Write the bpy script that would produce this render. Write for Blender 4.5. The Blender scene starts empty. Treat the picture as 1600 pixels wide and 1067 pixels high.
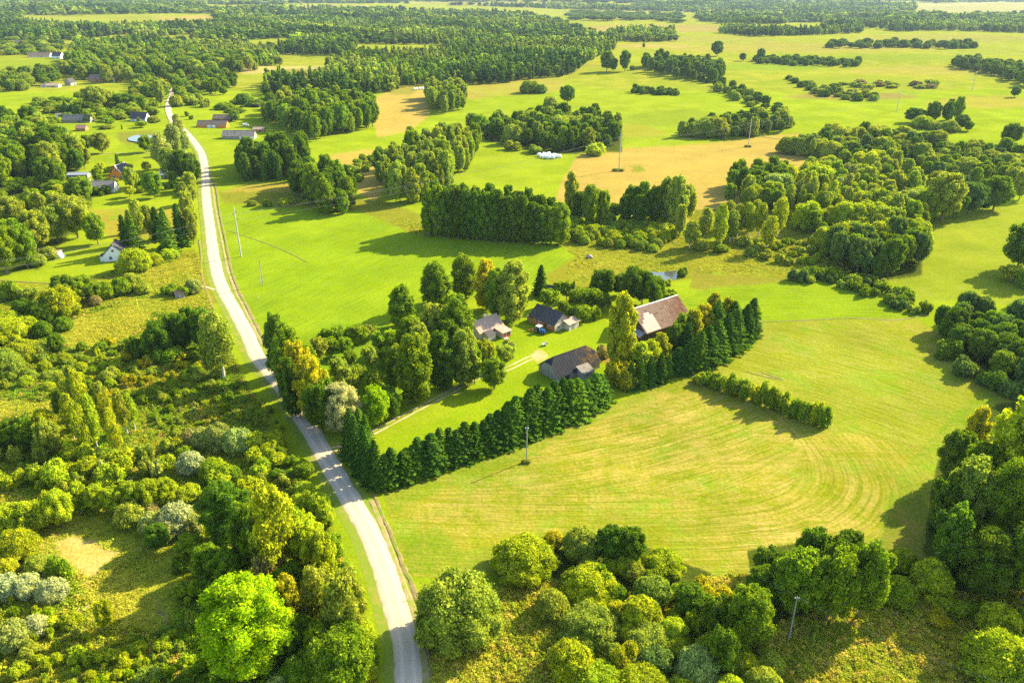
import bpy, math, random
import numpy as np

# ------------------------------------------------------------------ camera, sky, sun, exposure
sc = bpy.context.scene
col = sc.collection
CAM_H, PITCH, FPX = 110.0, math.radians(25.0), 1200.0
SP, CP = math.sin(PITCH), math.cos(PITCH)
cam_d = bpy.data.cameras.new('camera'); cam = bpy.data.objects.new('camera', cam_d); col.objects.link(cam)
cam.location = (0, 0, CAM_H); cam.rotation_euler = (math.radians(90) - PITCH, 0, 0)
cam_d.sensor_width = 36; cam_d.lens = 27.0; cam_d.clip_start = 1; cam_d.clip_end = 40000
sc.camera = cam
SUN_EL, SUN_AZ = math.radians(31), math.radians(35)       # azimuth measured from +X towards +Y
world = bpy.data.worlds.new('World'); sc.world = world; world.use_nodes = True
wn = world.node_tree; bg = wn.nodes['Background']
sky = wn.nodes.new('ShaderNodeTexSky'); sky.sky_type = 'NISHITA'; sky.sun_disc = False
sky.sun_elevation = SUN_EL; sky.sun_rotation = math.pi/2 - SUN_AZ
sky.altitude = 100; sky.air_density = 1.0; sky.dust_density = 1.2
wn.links.new(sky.outputs[0], bg.inputs[0]); bg.inputs[1].default_value = 0.14
sd = bpy.data.lights.new('sun', 'SUN'); sd.energy = 5.0; sd.angle = math.radians(0.5); sd.color = (1, .88, .54)
so = bpy.data.objects.new('sun', sd); col.objects.link(so)
from mathutils import Vector
so.rotation_euler = Vector((math.cos(SUN_AZ)*math.cos(SUN_EL), math.sin(SUN_AZ)*math.cos(SUN_EL), math.sin(SUN_EL))).to_track_quat('Z', 'Y').to_euler()
so.location = (0, 0, 300)
vs = sc.view_settings; vs.view_transform = 'Standard'; vs.look = 'None'; vs.gamma = 1; vs.use_curve_mapping = False
vs.exposure = 1.65
sc.cycles.max_bounces = 5; sc.cycles.diffuse_bounces = 3; sc.cycles.transmission_bounces = 3; sc.cycles.volume_bounces = 0
sc.cycles.use_denoising = False

rng = np.random.default_rng(7); R = random.Random(5)

# ------------------------------------------------------------------ terrain function and survey helpers
def sstep(a, b, x):
    t = np.clip((x-a)/(b-a), 0, 1); return t*t*(3-2*t)
def ground_h(x, y):
    x = np.asarray(x, float); y = np.asarray(y, float)
    r = np.hypot(x, y)
    w = sstep(330, 900, r); w2 = sstep(1500, 4000, r)
    h = w*(3.2*np.sin(x/140+1.3)*np.sin(y/170+.4) + 2.2*np.sin((x+.6*y)/85+.5)*np.cos((y-.3*x)/120))
    h = h*(1+.9*w2) + w2*14*np.sin(x/800+.6)*np.sin(y/900+1.0)
    return h
def unproj(px, py, z=0.0):
    """a surveyed point: where the sight line through a picture position meets the terrain (plus z)"""
    px = np.asarray(px, float); py = np.asarray(py, float)
    u = (px-800)/FPX; v = (py-533.5)/FPX
    den = np.maximum(SP+v*CP, .008)
    zz = np.zeros_like(u*v)
    for _ in range(25):
        t = (CAM_H-zz-z)/den; X = t*u; Y = t*(CP-v*SP)
        zz = .5*zz+.5*ground_h(X, Y)
    return X, Y, zz
def proj(x, y, z):
    w = CAM_H-z; a = y*CP+w*SP; d = -y*SP+w*CP
    a2 = np.where(np.abs(a) < 1e-3, 1e-3, a)
    px = 800+FPX*x/a2; py = 533.5+FPX*d/a2
    bad = a2 < 5
    return np.where(bad, 1e6, px), np.where(bad, 1e6, py), a2
def pip(px, py, poly):
    inside = np.zeros(px.shape, bool); n = len(poly)
    for i in range(n):
        x0, y0 = poly[i]; x1, y1 = poly[(i+1) % n]
        if y0 == y1: continue
        c = ((y0 > py) != (y1 > py)) & (px < (x1-x0)*(py-y0)/(y1-y0)+x0)
        inside ^= c
    return inside
def P(px, py):
    x, y, z = unproj(px, py); return Vector((float(x), float(y), float(z)))

# ------------------------------------------------------------------ object helpers
def tag(o, label=None, cat=None, group=None, kind=None):
    if label: o['label'] = label
    if cat: o['category'] = cat
    if group: o['group'] = group
    if kind: o['kind'] = kind
    return o
def link(o, parent=None):
    col.objects.link(o)
    if parent: o.parent = parent
    return o
def empty(name, loc, rz=0.0, scale=None):
    o = bpy.data.objects.new(name, None); o.empty_display_size = .5
    o.location = loc; o.rotation_euler = (0, 0, rz)
    if scale: o.scale = scale
    return link(o)
def np_mesh(name, verts, faces, mats, smooth=False, mi=None):
    """faces: (n,k) int array or list of such arrays"""
    me = bpy.data.meshes.new(name)
    verts = np.asarray(verts, np.float32)
    fl = faces if isinstance(faces, list) else [faces]
    fl = [np.asarray(f, np.int32) for f in fl if len(f)]
    me.vertices.add(len(verts)); me.vertices.foreach_set('co', verts.ravel())
    loops = np.concatenate([f.ravel() for f in fl])
    starts = []; s = 0
    for f in fl:
        starts.append(s+np.arange(len(f))*f.shape[1]); s += f.size
    starts = np.concatenate(starts).astype(np.int32)
    me.loops.add(len(loops)); me.loops.foreach_set('vertex_index', loops)
    me.polygons.add(len(starts)); me.polygons.foreach_set('loop_start', starts)
    if mi is not None: me.polygons.foreach_set('material_index', np.asarray(mi, np.int32))
    me.polygons.foreach_set('use_smooth', np.full(len(starts), bool(smooth)))
    me.update(calc_edges=True)
    for m in (mats if isinstance(mats, (list, tuple)) else [mats]): me.materials.append(m)
    return me
class MB:
    """collects boxes, prisms and tubes, links them as one mesh object"""
    def __init__(s): s.v = []; s.f = []
    def add(s, vs_, fs):
        k = len(s.v); s.v += [tuple(p) for p in vs_]; s.f += [tuple(k+i for i in f) for f in fs]; return s
    def box(s, x0, x1, y0, y1, z0, z1):
        return s.add([(x0,y0,z0),(x1,y0,z0),(x1,y1,z0),(x0,y1,z0),(x0,y0,z1),(x1,y0,z1),(x1,y1,z1),(x0,y1,z1)],
                     [(0,3,2,1),(4,5,6,7),(0,1,5,4),(1,2,6,5),(2,3,7,6),(3,0,4,7)])
    def tube(s, pts, radii, n=8, cap=True):
        pts = [Vector(p) for p in pts]
        if not hasattr(radii, '__len__'): radii = [radii]*len(pts)
        k = len(s.v)
        for i, p in enumerate(pts):
            d = (pts[min(i+1, len(pts)-1)]-pts[max(i-1, 0)]).normalized()
            a = d.orthogonal().normalized() if abs(d.z) > .9 else d.cross(Vector((0,0,1))).normalized()
            b = d.cross(a)
            for j in range(n):
                t = 2*math.pi*j/n; s.v.append(tuple(p+(a*math.cos(t)+b*math.sin(t))*radii[i]))
        for i in range(len(pts)-1):
            for j in range(n):
                j2 = (j+1) % n; s.f.append((k+i*n+j, k+i*n+j2, k+(i+1)*n+j2, k+(i+1)*n+j))
        if cap:
            s.f.append(tuple(k+j for j in range(n))[::-1]); s.f.append(tuple(k+(len(pts)-1)*n+j for j in range(n)))
        return s
    def lathe(s, prof, n=16, c=(0,0,0), axis='z'):
        k = len(s.v)
        for r, h in prof:
            for j in range(n):
                t = 2*math.pi*j/n; a, b = r*math.cos(t), r*math.sin(t)
                p = (a, b, h) if axis == 'z' else ((h, a, b) if axis == 'x' else (a, h, b))
                s.v.append((c[0]+p[0], c[1]+p[1], c[2]+p[2]))
        for i in range(len(prof)-1):
            for j in range(n):
                j2 = (j+1) % n; s.f.append((k+i*n+j, k+i*n+j2, k+(i+1)*n+j2, k+(i+1)*n+j))
        s.f.append(tuple(k+j for j in range(n))[::-1]); s.f.append(tuple(k+(len(prof)-1)*n+j for j in range(n)))
        return s
    def build(s, name, mat, parent=None, smooth=False):
        me = bpy.data.meshes.new(name); me.from_pydata(s.v, [], s.f); me.materials.append(mat); me.update()
        if smooth: me.polygons.foreach_set('use_smooth', [True]*len(me.polygons))
        return link(bpy.data.objects.new(name, me), parent)

# ------------------------------------------------------------------ materials
def mat(name, base=(.5,.5,.5), rough=.8, metal=0, spec=.3):
    m = bpy.data.materials.new(name); m.use_nodes = True
    b = m.node_tree.nodes['Principled BSDF']
    b.inputs['Base Color'].default_value = (*base, 1); b.inputs['Roughness'].default_value = rough
    b.inputs['Metallic'].default_value = metal; b.inputs['Specular IOR Level'].default_value = spec
    return m, m.node_tree, b
def N(nt, t, **kw):
    n = nt.nodes.new(t)
    for k, v in kw.items():
        if k[0] == 'i' and k[1:].isdigit(): n.inputs[int(k[1:])].default_value = v
        else: setattr(n, k, v)
    return n
def noise(nt, vec, scale, detail=3, rough=.55):
    n = N(nt, 'ShaderNodeTexNoise'); n.inputs['Scale'].default_value = scale; n.inputs['Detail'].default_value = detail
    n.inputs['Roughness'].default_value = rough
    if vec is not None: nt.links.new(vec, n.inputs['Vector'])
    return n.outputs['Fac']
def mrange(nt, val, a, b, c=0.0, d=1.0):
    n = N(nt, 'ShaderNodeMapRange'); n.inputs[1].default_value = a; n.inputs[2].default_value = b
    n.inputs[3].default_value = c; n.inputs[4].default_value = d; nt.links.new(val, n.inputs[0]); return n.outputs[0]
def mixc(nt, f, a, b, mode='MIX'):
    n = N(nt, 'ShaderNodeMix', data_type='RGBA', blend_type=mode)
    for s, v in ((0, f), (6, a), (7, b)):
        if hasattr(v, 'is_output') or isinstance(v, bpy.types.NodeSocket): nt.links.new(v, n.inputs[s])
        elif s == 0: n.inputs[0].default_value = v
        else: n.inputs[s].default_value = (*v, 1) if len(v) == 3 else v
    return n.outputs[2]
def math_(nt, op, a, b=None):
    n = N(nt, 'ShaderNodeMath', operation=op)
    for s, v in ((0, a), (1, b)):
        if v is None: continue
        if isinstance(v, bpy.types.NodeSocket): nt.links.new(v, n.inputs[s])
        else: n.inputs[s].default_value = v
    return n.outputs[0]

def wood_mat(name, a, b, sc_=1.0, rough=.85):
    m, nt, bs = mat(name, a, rough)
    tc = N(nt, 'ShaderNodeTexCoord'); mp = N(nt, 'ShaderNodeMapping'); mp.inputs['Scale'].default_value = (6*sc_, 6*sc_, .6*sc_)
    nt.links.new(tc.outputs['Object'], mp.inputs[0])
    f = noise(nt, mp.outputs[0], 1.0, 4)
    g = noise(nt, tc.outputs['Object'], .35, 3)
    c = mixc(nt, mrange(nt, f, .3, .7), a, b)
    c = mixc(nt, mrange(nt, g, .45, .7, 0, .5), c, tuple(x*.55 for x in a))
    nt.links.new(c, bs.inputs['Base Color']); return m
def roof_mat(name, a, b, moss=None, mamt=.5, rough=.8, mx=None):
    m, nt, bs = mat(name, a, .95 if rough > .7 else rough, 0, .08)
    tc = N(nt, 'ShaderNodeTexCoord')
    f = noise(nt, tc.outputs['Object'], .8, 5, .7); g = noise(nt, tc.outputs['Object'], 5, 3, .7)
    c = mixc(nt, mrange(nt, f, .35, .65), a, b)
    c = mixc(nt, mrange(nt, g, .4, .7, 0, .45), c, tuple(x*.6 for x in b))
    if moss:
        h = noise(nt, tc.outputs['Object'], .55, 5, .75)
        fac = mrange(nt, h, .62-.25*mamt, .70-.2*mamt)
        if mx:
            sx = N(nt, 'ShaderNodeSeparateXYZ'); nt.links.new(tc.outputs['Object'], sx.inputs[0])
            fac = math_(nt, 'MULTIPLY', fac, mrange(nt, sx.outputs[0], mx[0], mx[1]))
        c = mixc(nt, fac, c, moss)
    nt.links.new(c, bs.inputs['Base Color'])
    bp = N(nt, 'ShaderNodeBump'); bp.inputs['Strength'].default_value = .4; bp.inputs['Distance'].default_value = .05
    nt.links.new(g, bp.inputs['Height']); nt.links.new(bp.outputs[0], bs.inputs['Normal'])
    return m

def leaf_mat(name, gloss=.35, spread=.42, transl=.42):
    """foliage: the plant's own tint, varied leaf by leaf"""
    m = bpy.data.materials.new(name); m.use_nodes = True; nt = m.node_tree
    for n in list(nt.nodes): nt.nodes.remove(n)
    out = N(nt, 'ShaderNodeOutputMaterial')
    at = N(nt, 'ShaderNodeAttribute', attribute_name='tint', attribute_type='INSTANCER')
    geo = N(nt, 'ShaderNodeNewGeometry'); tc = N(nt, 'ShaderNodeTexCoord')
    hs = N(nt, 'ShaderNodeHueSaturation'); nt.links.new(at.outputs['Color'], hs.inputs['Color'])
    ri = geo.outputs['Random Per Island']
    nt.links.new(mrange(nt, ri, 0, 1, 1-spread, 1+spread*1.3), hs.inputs['Value'])
    big = noise(nt, tc.outputs['Object'], .55, 2)
    nt.links.new(mrange(nt, big, .3, .7, .478, .512), hs.inputs['Hue'])
    hs2 = N(nt, 'ShaderNodeHueSaturation'); nt.links.new(hs.outputs[0], hs2.inputs['Color'])
    nt.links.new(mrange(nt, big, .3, .7, 1.25, .8), hs2.inputs['Value'])
    d = N(nt, 'ShaderNodeBsdfDiffuse'); tr = N(nt, 'ShaderNodeBsdfTranslucent')
    nt.links.new(hs2.outputs[0], d.inputs[0])
    tcol = mixc(nt, 1.0, hs2.outputs[0], (1.25, 1.2, .5), 'MULTIPLY'); nt.links.new(tcol, tr.inputs[0])
    m1 = N(nt, 'ShaderNodeMixShader'); m1.inputs[0].default_value = transl; nt.links.new(d.outputs[0], m1.inputs[1]); nt.links.new(tr.outputs[0], m1.inputs[2])
    nt.links.new(m1.outputs[0], out.inputs[0]); return m
M = {}
M['leaf'] = leaf_mat('leaf'); M['needle'] = leaf_mat('needle', .1, .3, .1); M['herb'] = leaf_mat('herb', .1, .3, .3)
M['bark'] = wood_mat('bark', (.12,.09,.06), (.2,.16,.12)); 
def birch_bark():
    m, nt, bs = mat('birch_bark', (.6,.58,.52), .7)
    tc = N(nt, 'ShaderNodeTexCoord'); mp = N(nt, 'ShaderNodeMapping'); mp.inputs['Scale'].default_value = (1,1,4)
    nt.links.new(tc.outputs['Object'], mp.inputs[0]); f = noise(nt, mp.outputs[0], 1.5, 3)
    nt.links.new(mixc(nt, mrange(nt, f, .55, .62), (.62,.6,.54), (.07,.06,.05)), bs.inputs['Base Color']); return m
M['birch_bark'] = birch_bark()

# ------------------------------------------------------------------ plant prototypes (numpy)
def rdir(n, rg, up=0.0):
    d = rg.normal(size=(n, 3)); d /= np.linalg.norm(d, axis=1)[:, None]
    d[:, 2] += up; d /= np.linalg.norm(d, axis=1)[:, None]; return d
def quads(p, nrm, size, rg, aspect=1.6, hang=None, jit=.6):
    n = len(p)
    nn = nrm+rg.normal(size=(n, 3))*jit; nn /= np.linalg.norm(nn, axis=1)[:, None]
    a = np.cross(nn, rg.normal(size=(n, 3)) if hang is None else np.cross(nn, hang+rg.normal(size=(n,3))*.35)); a /= np.linalg.norm(a, axis=1)[:, None]+1e-9
    b = np.cross(nn, a)
    s = (size*np.clip(rg.lognormal(-.08, .38, n), .4, 2.0))[:, None]
    a = a*s*.5*aspect; b = b*s*.5
    v = np.stack([p-a, p-b+a*.15, p+a, p+b+a*.15], 1).reshape(-1, 3)
    return v, np.arange(4*n).reshape(n, 4)
_ico = {}
def ico(sub):
    if sub in _ico: return _ico[sub]
    t = (1+5**.5)/2
    v = [(-1,t,0),(1,t,0),(-1,-t,0),(1,-t,0),(0,-1,t),(0,1,t),(0,-1,-t),(0,1,-t),(t,0,-1),(t,0,1),(-t,0,-1),(-t,0,1)]
    f = [(0,11,5),(0,5,1),(0,1,7),(0,7,10),(0,10,11),(1,5,9),(5,11,4),(11,10,2),(10,7,6),(7,1,8),(3,9,4),(3,4,2),(3,2,6),(3,6,8),(3,8,9),(4,9,5),(2,4,11),(6,2,10),(8,6,7),(9,8,1)]
    v = [np.array(p)/np.linalg.norm(p) for p in v]
    for _ in range(sub):
        c = {}; nf = []
        def mid(a, b):
            k = (min(a,b), max(a,b))
            if k not in c:
                q = v[a]+v[b]; v.append(q/np.linalg.norm(q)); c[k] = len(v)-1
            return c[k]
        for a, b, d in f:
            x, y, z = mid(a,b), mid(b,d), mid(d,a); nf += [(a,x,z),(b,y,x),(d,z,y),(x,y,z)]
        f = nf
    _ico[sub] = (np.array(v), np.array(f)); return _ico[sub]
def crown_mesh(name, lobes, n, size, seed, core=.72, jit=.75, aspect=1.5, hang=None, up=.15, m=None, csub=1, inner=.8, bump=.12):
    rg = np.random.default_rng(seed)
    L = np.array(lobes, float)
    area = (L[:,3]*L[:,4]+L[:,3]*L[:,5]+L[:,4]*L[:,5]); pr = area/area.sum()
    k = rg.choice(len(L), int(n*2.2), p=pr); d = rdir(len(k), rg, up)
    rad = 1+rg.normal(size=len(k))*.10-np.abs(rg.normal(size=len(k)))*.07
    ph = rg.uniform(0, 6, (len(L), 3))[k]
    rad += bump*np.sin(d[:,0]*5+ph[:,0])*np.sin(d[:,1]*5+ph[:,1])+bump*.6*np.sin(d[:,2]*7+ph[:,2])
    p = L[k,:3]+d*L[k,3:6]*rad[:,None]
    keep = p[:,2] > .1
    for i in range(len(L)):
        q = (p-L[i,:3])/L[i,3:6]; r2 = (q**2).sum(1)
        keep &= (r2 > inner**2) | (k == i)
    idx = np.where(keep)[0][:n]; p = p[idx]; nr = d[idx]/L[k[idx],3:6]; nr /= np.linalg.norm(nr, axis=1)[:,None]
    hg = None if hang is None else np.tile(np.array(hang, float), (len(p), 1))
    v, f = quads(p, nr, size, rg, aspect, hg, jit)
    V = [v]; F4 = f; F3 = []; off = len(v)
    if core:
        iv, jf = ico(csub)
        for i in range(len(L)):
            w = L[i,:3]+iv*L[i,3:6]*core*(1+.12*rg.normal(size=(len(iv), 1))); w[:,2] = np.maximum(w[:,2], .03)
            V.append(w); F3.append(jf+off); off += len(w)
    return np_mesh(name, np.concatenate(V), [F4]+([np.concatenate(F3)] if F3 else []), m or M['leaf'])
def env_lobes(seed, H, W, z0, n, rfrac, shape, flat=.85):
    """lobes spread over a crown envelope; shape(t)-> radius factor for t in 0..1 of the crown height"""
    rg = np.random.default_rng(seed); L = []; ch = H-z0
    for i in range(n):
        t = (i+.5)/n; t = min(max(t+rg.uniform(-.06, .06), .03), .95)
        r = W/2*shape(t); rl = max(W*rfrac*rg.uniform(.75, 1.25)*(.55+.45*shape(t)), W*.1)
        a = i*2.4+rg.uniform(-.4, .4); rr = max(r-rl*.85, 0)*rg.uniform(.75, 1.1)
        z = z0+t*ch; z = min(z, H-rl*flat); z = max(z, rl*flat*.6)
        L.append((rr*math.cos(a), rr*math.sin(a), z, rl, rl, rl*flat))
    m = max(3, n//5)
    for i in range(m):
        t = (i+.5)/m; r = W/2*shape(t)*.68; L.append((0, 0, z0+t*ch*.9, max(r,.4), max(r,.4), max(ch/m*.7, .5)))
    return L
def trunk_mesh(name, H, r0, seed, limbs=5, m=None, top=.8, spread=.25, start=.3):
    rg = random.Random(seed); b = MB(); x = y = 0; pts = [(0,0,-.4)]; rad = [r0*1.3]
    for i in range(1, 7):
        x += rg.uniform(-.02, .02)*H; y += rg.uniform(-.02, .02)*H; pts.append((x*.6, y*.6, H*top*i/6)); rad.append(r0*(1-i/7))
    b.tube(pts, rad, 7)
    for k in range(limbs):
        i = rg.choice([2, 3, 3, 4, 4, 5]); p = Vector(pts[i]); a = rg.uniform(0, 6.28); L = H*spread*rg.uniform(.6, 1)
        q = p+Vector((math.cos(a)*L*.5, math.sin(a)*L*.5, L*.45)); s = q+Vector((math.cos(a)*L*.4, math.sin(a)*L*.4, L*.5))
        b.tube([p, q, s], [rad[i]*.6, rad[i]*.35, rad[i]*.12], 5)
    me = bpy.data.meshes.new(name); me.from_pydata(b.v, [], b.f); me.materials.append(m or M['bark']); me.update(); return me
def ringshape(t): return math.sin(math.pi*min(max(t*.92+.06, 0), 1))**.55
def egg(t): return math.sin(math.pi*min(1, t*.84+.13))**.6
def column(t): return min(1, .7+t)*(1-max(0, t-.55)**1.6*2.0) if t < .98 else .2
PROTO = {}    # kind -> list of (crown_mesh, trunk_mesh or None, H, W)
def reg(k, *a): PROTO.setdefault(k, []).append(a)
for s in range(4):
    L = env_lobes(10+s, 14, 10, 3.0, 30, .135, ringshape, 1.25)
    reg('broadleaf', crown_mesh('broadleaf_crown', L, 12000, .30, 20+s), trunk_mesh('broadleaf_trunk', 13, .28, s, 6), 14, 10)
for s in range(3):
    L = env_lobes(30+s, 18, 8.5, 1.5, 36, .13, egg, 1.4)
    reg('lime', crown_mesh('lime_crown', L, 13000, .31, 40+s, bump=.16), trunk_mesh('lime_trunk', 17, .32, 10+s, 4), 18, 8.5)
for s in range(3):
    L = env_lobes(50+s, 16, 6, 4.0, 16, .17, egg, 1.5)
    reg('birch', crown_mesh('birch_crown', L, 6000, .24, 60+s, core=.28, inner=.45, hang=(0,0,-1), aspect=2.2), trunk_mesh('birch_trunk', 16, .2, 20+s, 7, M['birch_bark'], .92, .2), 16, 6)
for s in range(4):
    rg_ = np.random.default_rng(70+s); L = []
    L.append((0, 0, 1.7, 2.6, 2.6, 2.6))
    for i in range(20):
        a = i*2.4+rg_.uniform(-.3,.3); e = math.asin(min(1, (i+.5)/20*.95)); r = .85
        L.append((2.35*math.cos(a)*math.cos(e), 2.35*math.sin(a)*math.cos(e), 1.15+2.9*math.sin(e)*rg_.uniform(.9,1.08), r*rg_.uniform(.85,1.25), r*rg_.uniform(.85,1.25), r*rg_.uniform(.8,1.1)))
    reg('willow', crown_mesh('willow_leaves', L, 12000, .185, 80+s, core=.86, jit=.5, aspect=2.0, hang=(0,0,1), bump=.08), None, 4.8, 6.2)
NWIL = len(PROTO['willow'])
for s in range(2):
    rg_ = np.random.default_rng(75+s); L = [(0, 0, 1.9, 2.5, 2.5, 2.4)]
    for i in range(46):
        a = i*2.4+rg_.uniform(-.3,.3); e = math.asin(min(1, (i+.5)/46*.97)); q = rg_.uniform(.9, 1.1)
        L.append((2.6*q*math.cos(a)*math.cos(e), 2.6*q*math.sin(a)*math.cos(e), .95+3.1*math.sin(e)*rg_.uniform(.88,1.1), *(np.array([.62,.62,.6])*rg_.uniform(.7,1.35))))
    reg('willow', crown_mesh('large_willow_leaves', L, 30000, .115, 180+s, core=.8, jit=.8, aspect=1.9, bump=.14), None, 4.8, 6.2)
for s in range(2):
    L = env_lobes(190+s, 14, 10, 1.6, 60, .105, ringshape)
    reg('broadleaf', crown_mesh('large_broadleaf_crown', L, 34000, .175, 195+s, bump=.2), trunk_mesh('large_broadleaf_trunk', 13, .28, 9+s, 8), 14, 10)
for s in range(3):
    rg_ = np.random.default_rng(90+s); L = [(rg_.uniform(-1.5,1.5), rg_.uniform(-1.5,1.5), rg_.uniform(.9,2.4), *(np.full(3, rg_.uniform(.7,1.2))*np.array([1,1,1.2]))) for _ in range(11)]
    reg('shrub', crown_mesh('shrub_leaves', L, 3800, .23, 100+s, core=.7, jit=.8, bump=.2), None, 3.6, 5.0)
for s in range(3):
    rg_ = np.random.default_rng(110+s); L = []
    for i in range(8):
        a = i*2.4; r = rg_.uniform(.2, 1.3); h = rg_.uniform(2, 4.4)*(1-.15*r)
        L.append((r*math.cos(a), r*math.sin(a), h*.55, .62, .62, h*.5))
    reg('sapling', crown_mesh('sapling_leaves', L, 2600, .23, 120+s, core=.5, jit=.9, inner=.6), None, 4.4, 3.6)
for s in range(2):
    L = env_lobes(130+s, 5, 5.6, 1.6, 13, .16, ringshape)
    reg('apple', crown_mesh('apple_crown', L, 2600, .27, 140+s, core=.6, jit=.8, bump=.2), trunk_mesh('apple_trunk', 4.5, .16, 30+s, 7, None, .8, .4), 5, 5.6)
def spruce_mesh(seed, H=16, W=6.4, n=15000):
    rg = np.random.default_rng(seed); T = []; D = []
    nb = 190; z = .6+(H-.8)*(np.arange(nb)/nb)**.92
    for i in range(nb):
        t = z[i]/H; L = W/2*(1-t)**.66*rg.uniform(.7, 1.25)+.12; a = i*2.39996+rg.uniform(-.2, .2)
        m = max(6, int(n/nb*(.35+1.5*(1-t)))); u = rg.uniform(.25, 1, m)**.8
        w = (rg.uniform(-1, 1, m))*L*.26*(1.15-u)*1.4
        x = u*L; zz = z[i]-.28*L*u**1.4+.12*L*u**3
        T.append(np.stack([x*math.cos(a)-w*math.sin(a), x*math.sin(a)+w*math.cos(a), zz-np.abs(w)*.25-rg.uniform(0,.18,m)], 1))
        D.append(np.tile([math.cos(a)*.75, math.sin(a)*.75, .85], (m, 1)))
    p = np.concatenate(T); nr = np.concatenate(D)
    v, f = quads(p, nr, .225, rg, 1.9, None, .5)
    iv = []; jf = []; k = 10; lv = 14; off = len(v)
    for j in range(lv):
        t = j/lv; r = W/2*(1-t)**.72*.62*(1.1 if j % 2 else .75)
        for q in range(k): a = q*2*math.pi/k+j*.3; iv.append((r*math.cos(a), r*math.sin(a), .5+(H-1)*t))
    iv.append((0,0,H-.3))
    for j in range(lv-1):
        for q in range(k): q2 = (q+1)%k; jf += [(off+j*k+q, off+j*k+q2, off+(j+1)*k+q2), (off+j*k+q, off+(j+1)*k+q2, off+(j+1)*k+q)]
    for q in range(k): jf.append((off+(lv-1)*k+q, off+(lv-1)*k+(q+1)%k, off+lv*k))
    return np_mesh('spruce_crown', np.concatenate([v, np.array(iv)]), [f, np.array(jf)], M['needle'])
for s in range(3): reg('spruce', spruce_mesh(150+s), trunk_mesh('spruce_trunk', 15, .2, 40+s, 0, None, .95), 16, 6.4)
# bare or half dead tree: only a trunk with many limbs
for s in range(2):
    reg('bare', None, trunk_mesh('bare_trunk', 12, .12, 60+s, 26, M['bark'], .95, .26), 12, 5)
# far-off trees: rough displaced lobes with a few hundred leaf faces
def far_tree(seed, H, W, conif=False):
    rg = np.random.default_rng(seed)
    if conif: L = [(rg.uniform(-.3,.3), rg.uniform(-.3,.3), H*t, W*.5*(1-t*.85), W*.5*(1-t*.85), H*.17) for t in (.2,.4,.6,.8)]
    else: L = env_lobes(seed, H, W, 2.5, 7, .24, ringshape)
    return crown_mesh('far_tree', L, 260, 1.15, seed, core=.9, jit=.7, aspect=1.2, bump=.2)
FAR = [far_tree(200, 14, 9), far_tree(201, 15, 8), far_tree(202, 13, 9), far_tree(203, 16, 6, True), far_tree(204, 17, 5.5, True), far_tree(205, 14, 8)]

TINT = dict(dk=(.105,.190,.012), md=(.180,.280,.012), yl=(.320,.395,.014), brt=(.260,.390,.005), slv=(.38,.42,.18), olv=(.265,.335,.034),
            gold=(.38,.375,.012), bl=(.115,.195,.036), spr=(.050,.118,.010), spl=(.095,.185,.011), pale=(.30,.36,.08), org=(.36,.35,.016), red=(.29,.26,.08))
def jtint(t, a=.14):
    b = TINT[t]; k = 1+R.uniform(-a, a); h = R.uniform(-.10, .10)
    return [b[0]*k*(1+h), b[1]*k, b[2]*k*(1-h)]
TREE_KINDS = {'broadleaf': ('broadleaf_tree', 'tree'), 'lime': ('lime_tree', 'tree'), 'birch': ('birch_tree', 'tree'), 'spruce': ('spruce_tree', 'tree'),
              'apple': ('apple_tree', 'tree'), 'bare': ('bare_tree', 'tree'), 'willow': ('willow_bush', 'bush'), 'shrub': ('leafy_shrub', 'shrub'), 'sapling': ('sapling_thicket', 'shrub')}
ITEMS = []
def place(kind, x, y, z, H, W, tint, cl, desc=None, far_=False):
    """notes a plant down; plant_all() stands them up once all are known"""
    n_ = len(PROTO[kind]); v = R.randrange(n_-2 if kind in ('willow', 'broadleaf') else n_)
    if (kind == 'willow' and W > 8.5) or (kind == 'broadleaf' and W > 11 and y < 260): v = n_-1-R.randrange(2)
    s = (W/PROTO[kind][v][3], W/PROTO[kind][v][3]*R.uniform(.92, 1.08), H/PROTO[kind][v][2])
    a = y*CP+(CAM_H-z)*SP; px, py, _ = proj(x, y, z)
    inview = -60 < px < 1660 and -20 < py < 1067+FPX*H/a
    ITEMS.append(dict(kind=kind, v=v, loc=(x, y, z-.1), s=s, rz=R.uniform(0, 6.28), t=jtint(tint), cl=cl, desc=desc, size=(W*H/a**2 if inview else 0)*(.15 if far_ else 1), px=float(px), py=float(py), far=far_))
LIMIT = {'broadleaf': 290, 'lime': 200, 'birch': 160, 'spruce': 200, 'willow': 290, 'shrub': 250, 'sapling': 160}
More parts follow.
